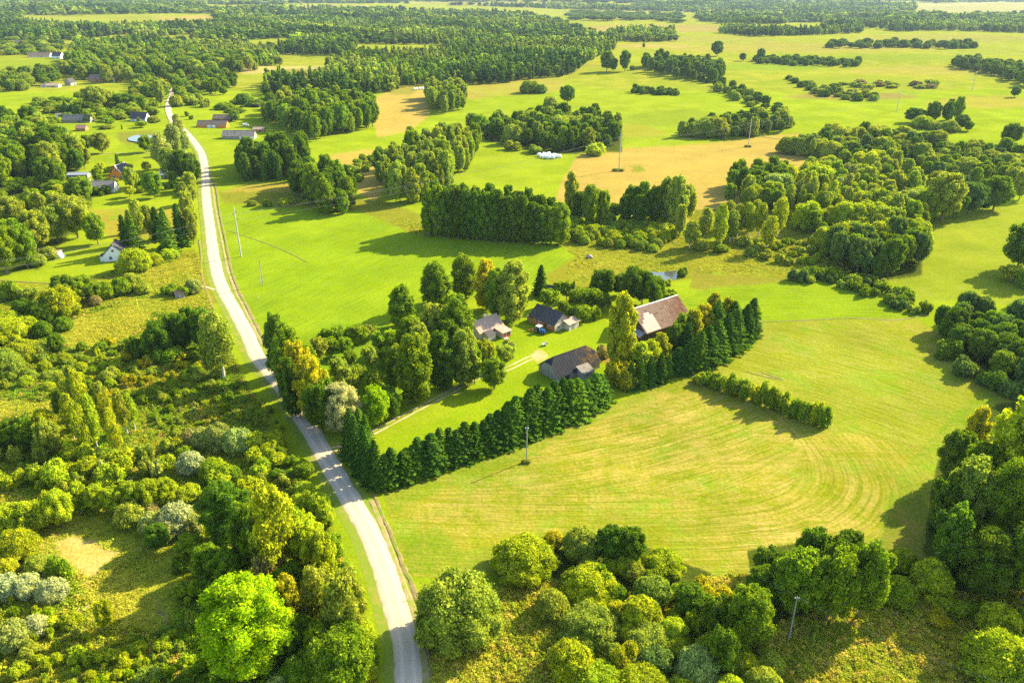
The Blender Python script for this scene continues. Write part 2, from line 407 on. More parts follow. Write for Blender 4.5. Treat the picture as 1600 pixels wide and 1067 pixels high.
def plant_all():
    rest = []; groups = {}
    for k in PROTO:
        it = sorted([i for i in ITEMS if i['kind'] == k], key=lambda i: -i['size'])
        n = LIMIT.get(k, 290); keep = [i for i in it[:n] if i['size'] > 0]; rest += [i for i in it if i['size'] == 0]+[i for i in it[:n] if 0]+[i for i in it[n:] if i['size'] > 0]
        for i in keep:
            crown, trunk = PROTO[k][i['v']][:2]; name, cat = TREE_KINDS[k]
            if trunk is None:
                o = bpy.data.objects.new(name, crown); o.location = i['loc']; o.scale = i['s']; o.rotation_euler = (0, 0, i['rz']); link(o); o['tint'] = i['t']
            else:
                o = empty(name, i['loc'], i['rz'], i['s']); o.rotation_euler = (R.uniform(-.05,.05), R.uniform(-.05,.05), i['rz']); link(bpy.data.objects.new('trunk', trunk), o)
                if crown: c = link(bpy.data.objects.new('crown', crown), o); c['tint'] = i['t']
            o['category'] = cat; o['group'] = i['cl']; groups.setdefault(i['cl'], []).append((i['px'], i['py'], o, i['desc']))
    for cl, it in groups.items():
        if len(cl.split()) > 6: print('LONG', cl)
        it.sort(key=lambda q: -q[1]); n = len(it); rows = max(1, math.ceil(n/12)); per = math.ceil(n/rows)
        for r in range(rows):
            row = sorted(it[r*per:(r+1)*per], key=lambda q: q[0]); m = len(row)
            rn = '' if rows == 1 else ('front row of ' if r == 0 else ('back row of ' if r == rows-1 else ORD[min(r, 13)]+' row of '))
            for i, (_, _, o, d) in enumerate(row):
                if n == 1: o['label'] = '%s, %s' % (d, cl); continue
                pos = 'leftmost in ' if i == 0 else ('rightmost in ' if i == m-1 else (ORD[i]+' from left in ' if i < (m+1)//2 else (ORD[m-1-i]+' from right in ')))
                o['label'] = d+', '+pos+rn+cl
    # the many smaller ones further off stand together as one wood per kind
    names = {'broadleaf': ('broadleaf_wood', 'smaller broadleaf trees filling the woods and copses'), 'lime': ('tall_tree_wood', 'smaller tall trees inside the copses'), 'birch': ('birch_wood', 'thin birches inside the far thickets'),
             'spruce': ('spruce_wood', 'further spruces inside the woods'), 'willow': ('willow_scrub', 'further willow scrub along hedges and slopes'), 'shrub': ('low_shrubbery', 'low shrubs filling the thickets'), 'sapling': ('sapling_growth', 'young self-sown saplings filling the scrub'),
             'apple': ('orchard_growth', 'further small fruit trees'), 'bare': ('dead_stems', 'thin bare stems inside the thickets')}
    for k in PROTO:
        r = [i for i in rest if i['kind'] == k]
        if not r: continue
        protos = []
        for crown, trunk, h, w in PROTO[k]:
            if crown is None or trunk is None: protos.append(crown or trunk); continue
            me = crown.copy(); nv_, nf, nl = len(me.vertices), len(me.polygons), len(me.loops)
            import bmesh
            bm = bmesh.new(); bm.from_mesh(crown); bm.from_mesh(trunk)
            bm.faces.ensure_lookup_table()
            for f in bm.faces[nf:]: f.material_index = 1
            bm.to_mesh(me); bm.free(); me.materials.append(trunk.materials[0]); protos.append(me)
        scatter(*names[k], protos, np.array([i['loc'] for i in r]), np.array([i['t'] for i in r]), np.array([i['s'] for i in r]), np.array([i['rz'] for i in r]), 5, 'wood', which=np.array([i['v'] for i in r]))
def heightpx(yb, yt, Y):
    """height whose foot shows at yb and top at yt, standing Y metres away"""
    v = (yt-533.5)/FPX; w = Y*(v*CP+SP)/(CP-v*SP); return w
KN = {'D': 'broadleaf', 'L': 'lime', 'B': 'birch', 'S': 'spruce', 'W': 'willow', 'b': 'shrub', 's': 'sapling', 'A': 'apple', 'X': 'bare'}
COL_WORD = dict(dk='dark', md='green', yl='yellow-green', brt='bright', slv='silvery', olv='olive', gold='golden', bl='dull', spr='dark', spl='green', pale='pale', org='orange-tinged', red='reddish')
KIND_WORD = {'broadleaf': 'broadleaf tree', 'lime': 'tall tree', 'birch': 'birch', 'spruce': 'spruce', 'willow': 'willow bush', 'shrub': 'shrub', 'sapling': 'sapling clump', 'apple': 'fruit tree', 'bare': 'bare tree'}
def T(cl, spec):
    """cluster of surveyed plants: 'kind x foot top width tint [; ...]'"""
    for it in spec.replace('\n', ';').split(';'):
        it = it.split('#')[0].strip()
        if not it: continue
        k, x, yb, yt, w, t = it.split()[:6]; x, yb, yt, w = float(x), float(yb), float(yt), float(w)
        X, Y, z = (float(q) for q in unproj(x, yb)); a_ = float(Y*CP+(CAM_H-z)*SP); W = w*a_/FPX; dep = math.atan2(CAM_H, math.hypot(X, Y)); c_, s_ = math.cos(dep), math.sin(dep)
        S_ = (yb-yt)*a_/FPX; wk = W*(1 if k in 'Wbs' else .75 if k != 'S' else .45)
        H = math.sqrt(max(S_**2-(wk*s_)**2, 0))/c_; H = max(H, .5*W, .55*S_, .8)
        if k == 'W': H = min(H, .82*W)
        # the stem stands under the middle of the silhouette, half the height below it
        ybase = (yb+yt)/2+H/2*c_*FPX/a_ if k != 'W' else yb-.5*W*s_*FPX/a_; X, Y, z = (float(q) for q in unproj(x, ybase))
        place(KN[k], X, Y, z, H, W, t, cl, None)
        ITEMS[-1]['desc'] = COL_WORD[t]+' '+KIND_WORD[KN[k]]
ROAD_PX = [(640,1110),(638,1046),(634,1000),(621,960),(610,920),(600,888),(578,834),(548,782),(508,712),(475,657),(441,605),(404,560),(385,520),(367,486),(346,447),(335,407),(328,355),(321.5,302),(321,276),(317.5,250),(312,235),(298,216),(282,200),(270,190),(263,172),(265,157),(269,147),(265,139),(254,131),(247,126),(238,119)]
KEEP_OUT = [(180,408),(82,402),(184,281),(150,299),(170,299),(124,277),(260,279),(281,279),(119,192),(126,205),(217,190),(91,183),(331,200),(347,190),(372,218),(404,206),(25,70),(60,90),(89,92),(150,128),(80,137),(68,137),(108,134),(284,121),(358,128),(283,464),(223,218)]
def clear_of(x, y):
    global _rd, _ko
    if '_rd' not in globals():
        a = [unproj(*p) for p in ROAD_PX]; _rd = [(float(p[0]), float(p[1])) for p in a]; b = [unproj(*p) for p in KEEP_OUT]; _ko = [(float(p[0]), float(p[1])) for p in b]
    for (x0, y0), (x1, y1) in zip(_rd[:-1], _rd[1:]):
        L2 = (x1-x0)**2+(y1-y0)**2; t = min(1, max(0, ((x-x0)*(x1-x0)+(y-y0)*(y1-y0))/L2))
        if math.hypot(x-x0-t*(x1-x0), y-y0-t*(y1-y0)) < 5.2: return False
    return not any(abs(x-a)-(y-b)*a/max(b, 1)*0 < 13 and -22 < y-b < 13 for a, b in _ko)
def Fill(cl, poly, spacing, mix, Hr, seed=1, wf=(.45, .62), far_=False):
    """plants standing all over a surveyed footprint. mix: list of (kind, tint, weight)"""
    rg = np.random.default_rng(seed)
    pp = np.array(poly, float); X, Y, _ = unproj(pp[:,0], pp[:,1])
    x0, x1, y0, y1 = X.min(), X.max(), Y.min(), Y.max()
    gx, gy = np.meshgrid(np.arange(x0, x1+spacing, spacing), np.arange(y0, y1+spacing, spacing*.87))
    gx[1::2] += spacing/2
    gx = (gx+rg.uniform(-.3, .3, gx.shape)*spacing).ravel(); gy = (gy+rg.uniform(-.3, .3, gy.shape)*spacing).ravel()
    gz = ground_h(gx, gy); a, b, _ = proj(gx, gy, gz)
    ok = pip(a, b, poly); gx, gy, gz = gx[ok], gy[ok], gz[ok]
    wt = np.array([m[2] for m in mix], float); wt /= wt.sum()
    for x, y, z in zip(gx, gy, gz):
        k, t, _w = mix[rg.choice(len(mix), p=wt)]
        if not clear_of(float(x), float(y)): continue
        H = rg.uniform(*Hr)*(rg.choice([.72, .9, 1, 1, 1.15]) if k in 'DLBS' else 1)
        if k in 'Ww': W = H*rg.uniform(1.05, 1.5)
        elif k in 'b': W = H*rg.uniform(1.1, 1.7)
        elif k == 's': W = H*rg.uniform(.7, 1.1)
        else: W = H*rg.uniform(*wf)
        W = max(W, spacing*.7) if k not in 'SBs' else W
        if k == 'B': W = H*rg.uniform(.32, .45)
        if k == 'S': W = H*rg.uniform(.3, .42)
        place(KN[k], float(x), float(y), float(z), float(H), float(W), t, cl, None, far_)
        ITEMS[-1]['desc'] = COL_WORD[t]+' '+KIND_WORD[KN[k]]
ORD = 'first second third fourth fifth sixth seventh eighth ninth tenth eleventh twelfth thirteenth fourteenth'.split()
# instanced ground cover and far woods, one object each
def scatter(name, label, protos, pts, tint, scale, rot, seed=0, cat=None, which=None):
    rg = np.random.default_rng(seed); n = len(pts)
    c = bpy.data.collections.new(name+'_kinds')
    for i, me in enumerate(protos):
        o = bpy.data.objects.new('%s_kind_%02d' % (name, i), me); c.objects.link(o)
    me = bpy.data.meshes.new(name); me.vertices.add(n); me.vertices.foreach_set('co', np.asarray(pts, np.float32).ravel())
    a = me.attributes.new('tint', 'FLOAT_COLOR', 'POINT'); a.data.foreach_set('color', np.concatenate([tint, np.ones((n,1))], 1).astype(np.float32).ravel())
    a = me.attributes.new('size', 'FLOAT_VECTOR', 'POINT'); a.data.foreach_set('vector', np.asarray(scale, np.float32).ravel())
    a = me.attributes.new('turn', 'FLOAT_VECTOR', 'POINT'); rv = np.zeros((n,3), np.float32); rv[:,2] = rot; a.data.foreach_set('vector', rv.ravel())
    a = me.attributes.new('which', 'INT', 'POINT'); a.data.foreach_set('value', (rg.integers(0, len(protos), n) if which is None else which).astype(np.int32))
    ob = link(bpy.data.objects.new(name, me)); tag(ob, label, cat, None, 'stuff')
    ng = bpy.data.node_groups.new(name, 'GeometryNodeTree')
    ng.interface.new_socket('Geometry', in_out='INPUT', socket_type='NodeSocketGeometry'); ng.interface.new_socket('Geometry', in_out='OUTPUT', socket_type='NodeSocketGeometry')
    gi = ng.nodes.new('NodeGroupInput'); go = ng.nodes.new('NodeGroupOutput'); ip = ng.nodes.new('GeometryNodeInstanceOnPoints')
    ci = ng.nodes.new('GeometryNodeCollectionInfo'); ci.inputs['Collection'].default_value = c; ci.inputs['Separate Children'].default_value = True; ci.inputs['Reset Children'].default_value = True
    def na(nm, ty):
        q = ng.nodes.new('GeometryNodeInputNamedAttribute'); q.data_type = ty; q.inputs['Name'].default_value = nm; return q.outputs['Attribute']
    l = ng.links.new
    l(gi.outputs[0], ip.inputs['Points']); l(ci.outputs[0], ip.inputs['Instance']); ip.inputs['Pick Instance'].default_value = True
    l(na('which', 'INT'), ip.inputs['Instance Index']); l(na('size', 'FLOAT_VECTOR'), ip.inputs['Scale'])
    e = ng.nodes.new('FunctionNodeEulerToRotation'); l(na('turn', 'FLOAT_VECTOR'), e.inputs[0]); l(e.outputs[0], ip.inputs['Rotation'])
    l(ip.outputs[0], go.inputs[0])
    md = ob.modifiers.new('spread', 'NODES'); md.node_group = ng
    return ob

# ------------------------------------------------------------------ the ground: one sheet to the horizon
def ring_grid():
    a1 = np.radians(np.linspace(-39, 39, 900)); a2 = np.radians(np.linspace(39.8, 320.2, 90)); ang = np.concatenate([a1, a2])
    ys = np.concatenate([np.linspace(1150, 60, 520), np.linspace(58, 0, 60)]); v = (ys-533.5)/FPX
    dep = np.arctan2(SP+v*CP, CP-v*SP); r1 = CAM_H/np.tan(dep)
    r = np.concatenate([[0.0, 25, 50, 70], r1[r1 > 76], np.geomspace(r1[-1]*1.08, 24000, 26)])
    A, Rr = np.meshgrid(ang, r); return Rr*np.sin(A), Rr*np.cos(A), len(r), len(ang)
gx, gy, nr_, na_ = ring_grid()
gx = gx.ravel(); gy = gy.ravel(); gz = ground_h(gx, gy)
qx, qy, _ = proj(gx, gy, gz)
# uneven borders: the surveyed outlines wander a little
wob = lambda f, p: np.sin(gx*f+p)*np.cos(gy*f*1.1+2*p)
rr = np.maximum(np.hypot(gx, gy), 90)
jx = (wob(.35, 1)*.9+wob(.9, 2)*.5+wob(.11, 3)*1.2)*220/rr*1.6; jy = (wob(.33, 4)*.6+wob(.83, 5)*.35)*220/rr*1.2
sx, sy = qx+jx, qy+jy
nv = len(gx)
cA = np.tile([.185,.265,.010], (nv,1)).astype(float); cB = np.tile([.225,.285,.014], (nv,1)).astype(float)
cC = np.tile([.20,.22,.05], (nv,1)).astype(float)      # colour of the rows / swaths
mow = np.zeros((nv,3)); rough = np.full(nv, .25)
def region(poly, A=None, B=None, C=None, mw=None, rg_=None, soft=None):
    m = pip(sx, sy, poly)
    if A is not None: cA[m] = A
    if B is not None: cB[m] = B
    elif A is not None: cB[m] = [x*.8 for x in A]
    if C is not None: cC[m] = C
    if rg_ is not None: rough[m] = rg_
    if mw is not None:
        ang, amt = mw; c, s = math.cos(math.radians(ang)), math.sin(math.radians(ang))
        mow[m, 0] = gx[m]*-s+gy[m]*c; mow[m, 1] = gx[m]*c+gy[m]*s; mow[m, 2] = amt
    elif A is not None: mow[m, 2] = 0
    return m
GR = ((.180,.270,.008), (.220,.290,.010))
FAR_G = ((.190,.245,.014), (.260,.255,.036))
GOLD = ((.36,.26,.085), (.31,.235,.06))
ROUGH = ((.235,.225,.018), (.160,.185,.014))
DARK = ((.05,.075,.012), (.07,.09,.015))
WEED = ((.30,.265,.018), (.21,.21,.015))
far = gy > 900
cA[far] = FAR_G[0]; cB[far] = FAR_G[1]
off = (qx < -200) | (qx > 1800) | (qy > 1250)
cA[off] = GR[0]; cB[off] = (.19,.24,.02)
# green home field with sowing lines
region([(335,310),(560,330),(660,340),(700,372),(900,380),(880,440),(700,470),(470,560),(420,540),(350,400)], *GR, (.14,.23,.012), (62, .8), .3)
region([(725,150),(880,130),(1010,150),(1240,165),(1250,210),(1130,222),(1010,232),(905,238),(870,262),(868,312),(700,290),(745,240),(720,190)], (.195,.275,.010), (.225,.280,.014), (.21,.25,.03), (10,.25), .2)
# golden stubble and ripe fields
region([(868,312),(880,280),(903,242),(960,233),(1060,228),(1130,222),(1200,212),(1255,209),(1262,262),(1240,300),(1140,335),(1085,350),(985,320),(905,330)], *GOLD, (.28,.25,.05), (12,.5), .3)
region([(578,158),(620,135),(668,125),(672,180),(640,205),(590,215),(584,190)], (.36,.27,.09), (.30,.24,.06), None, None, .3)
region([(600,135),(660,122),(668,130),(640,150),(610,148)], (.24,.23,.05))
region([(505,245),(560,235),(625,232),(622,262),(595,300),(588,320),(560,300),(550,262)], (.36,.28,.08), (.30,.24,.06))
region([(380,290),(452,284),(460,300),(400,302),(350,300)], (.30,.25,.05))
region([(728,135),(800,122),(880,125),(880,142),(780,150),(730,156)], (.28,.24,.06), (.22,.24,.03))
region([(970,262),(1000,258),(1010,268),(975,272)], (.2,.22,.03))
region([(1360,235),(1420,240),(1425,262),(1380,268)], (.34,.27,.09))
region([(240,28),(330,24),(330,31),(250,32)], (.34,.26,.09))
region([(20,25),(240,24),(240,32),(80,30)], (.24,.26,.03)); region([(0,92),(95,92),(110,98),(90,108),(0,112)], (.20,.26,.02))
region([(340,104),(505,104),(508,112),(380,116)], (.36,.31,.14)); region([(430,108),(545,110),(530,122),(430,120)], (.22,.20,.05))
region([(140,328),(300,325),(300,372),(170,372)], (.28,.235,.04), (.24,.22,.03), None, None, .5)
for xx, yy, w_, h_, cc in ((1030,45,160,6,(.26,.22,.07)),(1090,62,120,5,(.24,.25,.05)),(1320,128,140,10,(.20,.25,.02)),(1250,75,200,8,(.25,.24,.05)),(1480,60,160,6,(.24,.24,.05)),
                          (1060,185,90,14,(.19,.25,.02)),(980,205,60,10,(.24,.25,.03)),(1450,110,120,7,(.26,.25,.05)),(1200,105,90,6,(.17,.24,.02)),(880,100,60,5,(.24,.24,.04)),(1330,150,100,6,(.22,.19,.06)),(1020,72,60,3,(.30,.25,.09)),(1540,160,90,10,(.26,.25,.04)),(1540,80,60,8,(.21,.25,.03)),(1400,90,110,6,(.18,.24,.02))):
    region([(xx+w_*math.cos(t)*(1+.2*math.sin(3*t)), yy+h_*math.sin(t)) for t in np.linspace(0, 6.28, 18)[:-1]], cc, tuple(q*.92 for q in cc))
region([(1420,4),(1700,4),(1700,26),(1480,22),(1420,14)], (.30,.29,.15)); region([(440,9),(575,9),(575,14),(440,14)], (.32,.27,.12)); region([(620,3),(800,1),(900,8),(1100,10),(1090,20),(900,15),(700,8)], (.26,.25,.07))
# rough wet meadow behind the farm
region([(860,372),(1000,350),(1140,385),(1290,415),(1330,440),(1220,440),(1120,425),(1060,440),(960,450),(880,462),(850,430),(900,400)], (.215,.215,.020), (.150,.185,.016), None, None, .8)
region([(1060,330),(1240,320),(1440,395),(1300,420),(1140,390)], (.13,.15,.02), (.18,.19,.02), None, None, .9)
region([(1080,425),(1290,440),(1230,455),(1080,452)], (.205,.20,.03), (.16,.17,.02), None, None, .7)
region([(430,300),(600,315),(700,350),(665,372),(560,330),(350,318),(340,300)], (.21,.22,.025), (.15,.17,.02), None, None, .8)
region([(910,262),(990,262),(985,272),(950,275)], GOLD[0])
# the fields right of the farm
region([(1065,470),(1110,450),(1230,440),(1320,430),(1450,490),(1420,500),(1300,498),(1190,505),(1100,500)], *GR, (.15,.22,.012), (-4, .9), .3)
region([(1385,440),(1440,400),(1450,350),(1620,310),(1700,320),(1700,560),(1600,480),(1500,470),(1440,470)], (.175,.240,.014), (.215,.245,.022), (.21,.24,.03), (20,.4), .3)
# mown field with straw swaths, wound round its own hedge
near_poly = [(596,768),(700,740),(830,694),(950,634),(1010,610),(1090,588),(1180,545),(1190,505),(1300,499),(1430,498),(1540,560),(1640,600),(1560,700),(1490,760),(1440,900),(1360,915),(1200,920),(1100,915),(1000,880),(880,850),(770,895),(690,905),(640,900),(618,840)]
m = region(near_poly, (.180,.225,.010), (.225,.225,.014), (.40,.285,.085), (36, 1.0), .5)
# the mower went round and round: rows keep the distance to the field's edges, rounded off in the corners
edge_px = [((1340,690),(1480,790)), ((1450,790),(1400,900)), ((1420,925),(1040,905)), ((1040,905),(690,905))]
cen = unproj(1060, 740); acc = np.zeros(nv); kk = .085
for (p0, p1) in edge_px:
    a0 = unproj(*p0); a1 = unproj(*p1); ex_, ey_ = float(a1[0]-a0[0]), float(a1[1]-a0[1]); el_ = math.hypot(ex_, ey_); nx_, ny_ = -ey_/el_, ex_/el_
    sg = 1 if (float(cen[0]-a0[0])*nx_+float(cen[1]-a0[1])*ny_) > 0 else -1
    dd = sg*((gx-float(a0[0]))*nx_+(gy-float(a0[1]))*ny_)+1.5*np.sin(gx*.04+gy*.03+el_); acc += np.exp(-kk*np.clip(dd, -60, 200))
d2 = -np.log(acc)/kk; al_ = gx*.8+gy*.3
core_ = d2 > 17+4*np.sin(gx*.05+1)+2*np.cos(gy*.09); ct_, st_ = math.cos(math.radians(27)), math.sin(math.radians(27)); bend = .0030*(gx-float(cen[0])-8)**2
d2 = np.where(core_, -gx*st_+gy*ct_-bend, d2); al_ = np.where(core_, gx*ct_+gy*st_, al_)
mow[m, 0] = d2[m]; mow[m, 1] = al_[m]
up_ = m & pip(sx, sy, [(1095,560),(1185,503),(1330,497),(1500,560),(1520,640),(1440,700),(1300,670),(1180,620)])
c_, s_ = math.cos(math.radians(-38)), math.sin(math.radians(-38))
mow[up_, 0] = (-gx*s_+gy*c_+5*np.sin((gx*c_+gy*s_)*.03))[up_]; mow[up_, 1] = (gx*c_+gy*s_)[up_]; cC[up_] = (.27,.25,.05); cA[up_] = (.195,.235,.012); cB[up_] = (.215,.235,.02)
# how much straw is left lying: strongest in the middle and towards the lower right
strw = np.zeros(nv)
for (ex, ey, er, ea) in ((1050,690,260,1),(900,760,170,.7),(1280,830,190,1.0),(1120,640,90,.8),(720,800,110,.45),(1180,770,220,.55)):
    strw = np.maximum(strw, ea*np.exp(-((qx-ex)**2/er**2+(qy-ey)**2/(er*.36)**2)))
k_ = m & ~up_; mow[k_, 2] = .35+.65*strw[k_]
mow[up_, 2] = .75
for pl in ([(596,768),(700,740),(830,694),(950,634),(1010,610),(1010,622),(950,652),(830,712),(700,762),(610,800)], [(630,850),(680,820),(720,860),(800,850),(770,890),(690,900),(640,895)], [(1380,780),(1440,700),(1500,640),(1560,600),(1540,700),(1450,780),(1430,900),(1370,890)]):
    mm = region(pl, (.150,.225,.012), (.20,.235,.02)); mow[mm, 2] = .3
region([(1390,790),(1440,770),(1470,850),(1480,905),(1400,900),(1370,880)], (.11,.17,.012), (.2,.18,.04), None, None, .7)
# farmyard lawn
region([(596,690),(700,650),(740,600),(700,560),(740,500),(800,470),(930,480),(960,520),(960,560),(940,600),(900,610),(780,650),(720,680),(640,730),(600,745)], (.175,.270,.007), (.205,.275,.010), None, None, .25)
region([(830,556),(842,545),(852,548),(856,556),(850,563),(838,566)], (.46,.36,.24), (.36,.30,.15))
region([(895,560),(945,540),(990,530),(985,548),(940,560)], (.26,.26,.06), (.2,.24,.03)); region([(935,545),(955,540),(960,560),(945,570)], (.30,.19,.07))
region([(440,560),(520,505),(600,505),(640,540),(640,600),(590,640),(540,600)], (.145,.240,.010), (.11,.19,.012), None, None, .5)
# verge and driveway mouth
region([(500,708),(530,692),(545,700),(520,712)], (.42,.33,.17), (.3,.28,.12))
# the rough land left of the road
region([(-400,1300),(-400,434),(0,437),(90,444),(150,430),(200,415),(260,392),(305,390),(318,420),(330,470),(352,540),(392,610),(430,670),(470,730),(520,820),(552,900),(575,980),(592,1067),(600,1300)], *ROUGH, None, None, 1.0)
region([(90,520),(200,470),(330,440),(345,470),(300,490),(240,490),(200,530),(150,545),(110,545)], (.235,.225,.020), (.19,.20,.018), None, None, .8)
region([(-50,618),(40,618),(85,632),(80,655),(20,662),(-50,670)], (.30,.26,.06), (.25,.22,.03), None, None, .8)
region([(-50,440),(90,446),(180,440),(120,480),(0,470)], (.225,.235,.018), (.18,.20,.016), None, None, .7)
region([(225,655),(265,655),(290,680),(280,700),(240,690)], (.20,.13,.07), (.10,.08,.04), None, None, 1)
region([(250,585),(330,560),(350,590),(300,600)], (.24,.17,.03), (.13,.12,.02), None, None, 1)
region([(50,835),(110,808),(230,800),(300,850),(290,930),(250,990),(150,960),(110,900),(60,880)], (.27,.26,.03), (.21,.24,.018), None, None, .6)
region([(62,850),(80,838),(112,828),(150,838),(170,850),(205,846),(222,858),(200,872),(185,880),(160,892),(150,915),(138,926),(124,915),(116,888),(92,880),(70,866)], (.52,.40,.17), (.36,.30,.07), None, None, .7)
region([(240,840),(280,835),(290,860),(240,880),(160,960),(140,990),(130,940),(190,900)], (.235,.21,.03), (.17,.17,.02), None, None, .9)
# weeds right of the road, lower right meadow
region([(675,990),(760,930),(850,905),(860,1100),(660,1200)], *WEED, None, None, 1.0)
region([(1180,1090),(1230,1000),(1360,962),(1480,925),(1540,960),(1520,1100),(1500,1300),(1180,1300)], *WEED, None, None, 1.0)
region([(1130,905),(1170,890),(1200,920),(1140,930)], (.24,.2,.04), (.17,.17,.02), None, None, 1)
region([(1395,1030),(1480,1050),(1520,1200),(1390,1200)], (.14,.2,.014), None, None, None, 1)
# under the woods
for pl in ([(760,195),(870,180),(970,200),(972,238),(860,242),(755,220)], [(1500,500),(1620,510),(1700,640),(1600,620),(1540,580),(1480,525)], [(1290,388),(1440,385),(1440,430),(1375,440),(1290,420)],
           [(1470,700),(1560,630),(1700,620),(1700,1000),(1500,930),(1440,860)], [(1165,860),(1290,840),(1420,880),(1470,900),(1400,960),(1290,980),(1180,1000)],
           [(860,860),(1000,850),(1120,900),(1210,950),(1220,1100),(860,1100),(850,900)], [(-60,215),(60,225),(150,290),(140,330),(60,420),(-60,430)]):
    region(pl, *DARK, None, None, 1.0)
# muddy pond rims
pond_px = {'farm': [(1009,428),(1016,425),(1030,426),(1048,424),(1060,423),(1065,428),(1060,434),(1050,438),(1040,440),(1034,435),(1022,433)],
           'village': [(223+23*math.cos(t)*(1+.08*math.sin(3*t)), 217.5+6.3*math.sin(t)) for t in np.linspace(0, 6.28, 13)[:-1]]}
region([(190,206),(240,204),(252,212),(246,222),(236,228),(192,226),(180,214)], (.19,.21,.03), (.15,.17,.03))
for arr in (cA, cB, cC):      # borders between crops blend over a step
    g_ = arr.reshape(nr_, na_, 3); k_ = g_.copy()
    k_[1:-1, 1:-1] = (g_[1:-1, 1:-1]*2+g_[:-2, 1:-1]+g_[2:, 1:-1]+g_[1:-1, :-2]+g_[1:-1, 2:])/6; arr[:] = k_.reshape(-1, 3)
faces = (np.arange((nr_-1)*na_).reshape(nr_-1, na_)); nxt = np.roll(faces, -1, axis=1)
F = np.stack([faces, faces+na_, nxt+na_, nxt], -1).reshape(-1, 4)[:, ::-1]

def ground_mat():
    m, nt, bs = mat('ground', (.15,.22,.02), 1, 0, 0)
    A = N(nt, 'ShaderNodeAttribute', attribute_name='cover'); B = N(nt, 'ShaderNodeAttribute', attribute_name='cover_b'); C = N(nt, 'ShaderNodeAttribute', attribute_name='cover_c')
    W = N(nt, 'ShaderNodeAttribute', attribute_name='rows'); Q = N(nt, 'ShaderNodeAttribute', attribute_name='rough')
    geo = N(nt, 'ShaderNodeNewGeometry'); pos = geo.outputs['Position']
    n1 = noise(nt, pos, .035, 4, .6); n2 = noise(nt, pos, .22, 4, .65); n3 = noise(nt, pos, 1.3, 3, .7); n4 = noise(nt, pos, .007, 3, .6)
    f = math_(nt, 'ADD', mrange(nt, n1, .35, .65, 0, .6), mrange(nt, n2, .35, .65, -.3, .5))
    f = math_(nt, 'ADD', f, mrange(nt, n4, .35, .65, -.3, .3)); fc = N(nt, 'ShaderNodeClamp'); nt.links.new(f, fc.inputs[0])
    c = mixc(nt, fc.outputs[0], A.outputs['Color'], B.outputs['Color']); c = mixc(nt, 1.0, c, (.91,.87,.62), 'MULTIPLY')
    gp = math_(nt, 'MULTIPLY', mrange(nt, noise(nt, pos, .06, 4, .65), .52, .62, 0, .7), mrange(nt, Q.outputs['Fac'], .45, .5))
    gp = math_(nt, 'MULTIPLY', gp, mrange(nt, Q.outputs['Fac'], .55, .5))
    c = mixc(nt, gp, c, (.135,.225,.008))
    # rows: noise drawn out along the row direction
    sx_ = N(nt, 'ShaderNodeSeparateXYZ'); nt.links.new(W.outputs['Vector'], sx_.inputs[0])
    n8 = noise(nt, pos, .07, 3, .6)
    def rown(fs, ft, det):
        cb = N(nt, 'ShaderNodeCombineXYZ'); nt.links.new(math_(nt, 'MULTIPLY', math_(nt, 'ADD', sx_.outputs[0], mrange(nt, n8, .2, .8, -.5, .5)), fs), cb.inputs[0]); nt.links.new(math_(nt, 'MULTIPLY', sx_.outputs[1], ft), cb.inputs[1])
        return noise(nt, cb.outputs[0], 1.0, det, .6)
    r1 = rown(.95, .05, 4); r2 = rown(2.0, .05, 3); n5 = noise(nt, pos, .11, 5, .75); n7 = noise(nt, pos, .45, 3, .7)
    straw = math_(nt, 'MULTIPLY', mrange(nt, r1, .40, .66, .15, .8), mrange(nt, math_(nt, 'ADD', n5, math_(nt, 'MULTIPLY', n7, .5)), .62, .82))
    mpp = N(nt, 'ShaderNodeMapping'); mpp.inputs['Rotation'].default_value = (0, 0, math.radians(-24)); mpp.inputs['Scale'].default_value = (.05, .85, .1); nt.links.new(pos, mpp.inputs[0])
    r3 = math_(nt, 'MULTIPLY', mrange(nt, noise(nt, mpp.outputs[0], 1.0, 4, .65), .45, .66, 0, .85), mrange(nt, noise(nt, pos, .045, 3, .6), .5, .58))
    straw = math_(nt, 'ADD', math_(nt, 'MULTIPLY', straw, .9), math_(nt, 'MULTIPLY', r3, .7))
    straw = math_(nt, 'ADD', straw, math_(nt, 'MULTIPLY', mrange(nt, r2, .50, .66, 0, .38), mrange(nt, n3, .3, .6, .2, 1)))
    straw = math_(nt, 'MULTIPLY', straw, sx_.outputs[2]); sc_ = N(nt, 'ShaderNodeClamp'); nt.links.new(straw, sc_.inputs[0])
    c = mixc(nt, sc_.outputs[0], c, C.outputs['Color'])
    # thin furrow lines between the rows, and patchy grain
    fur = math_(nt, 'MULTIPLY', mrange(nt, r2, .40, .48, 1, 0), math_(nt, 'MULTIPLY', sx_.outputs[2], .55))
    c = mixc(nt, fur, c, (.50,.56,.40), 'MULTIPLY')
    v = math_(nt, 'MULTIPLY', mrange(nt, n3, .25, .75, .74, 1.24), mrange(nt, n1, .3, .7, .86, 1.12))
    hv = N(nt, 'ShaderNodeHueSaturation'); nt.links.new(c, hv.inputs['Color']); nt.links.new(v, hv.inputs['Value'])
    n6 = noise(nt, pos, .6, 4, .75); rv = math_(nt, 'MULTIPLY', Q.outputs['Fac'], mrange(nt, n6, .35, .65, .4, -.1))
    c2 = mixc(nt, rv, hv.outputs[0], (.55,.62,.45), 'MULTIPLY'); nt.links.new(c2, bs.inputs['Base Color'])
    b1 = N(nt, 'ShaderNodeBump'); b1.inputs['Distance'].default_value = .5
    nt.links.new(mrange(nt, Q.outputs['Fac'], 0, 1, .12, .8), b1.inputs['Strength']); nt.links.new(n6, b1.inputs['Height'])
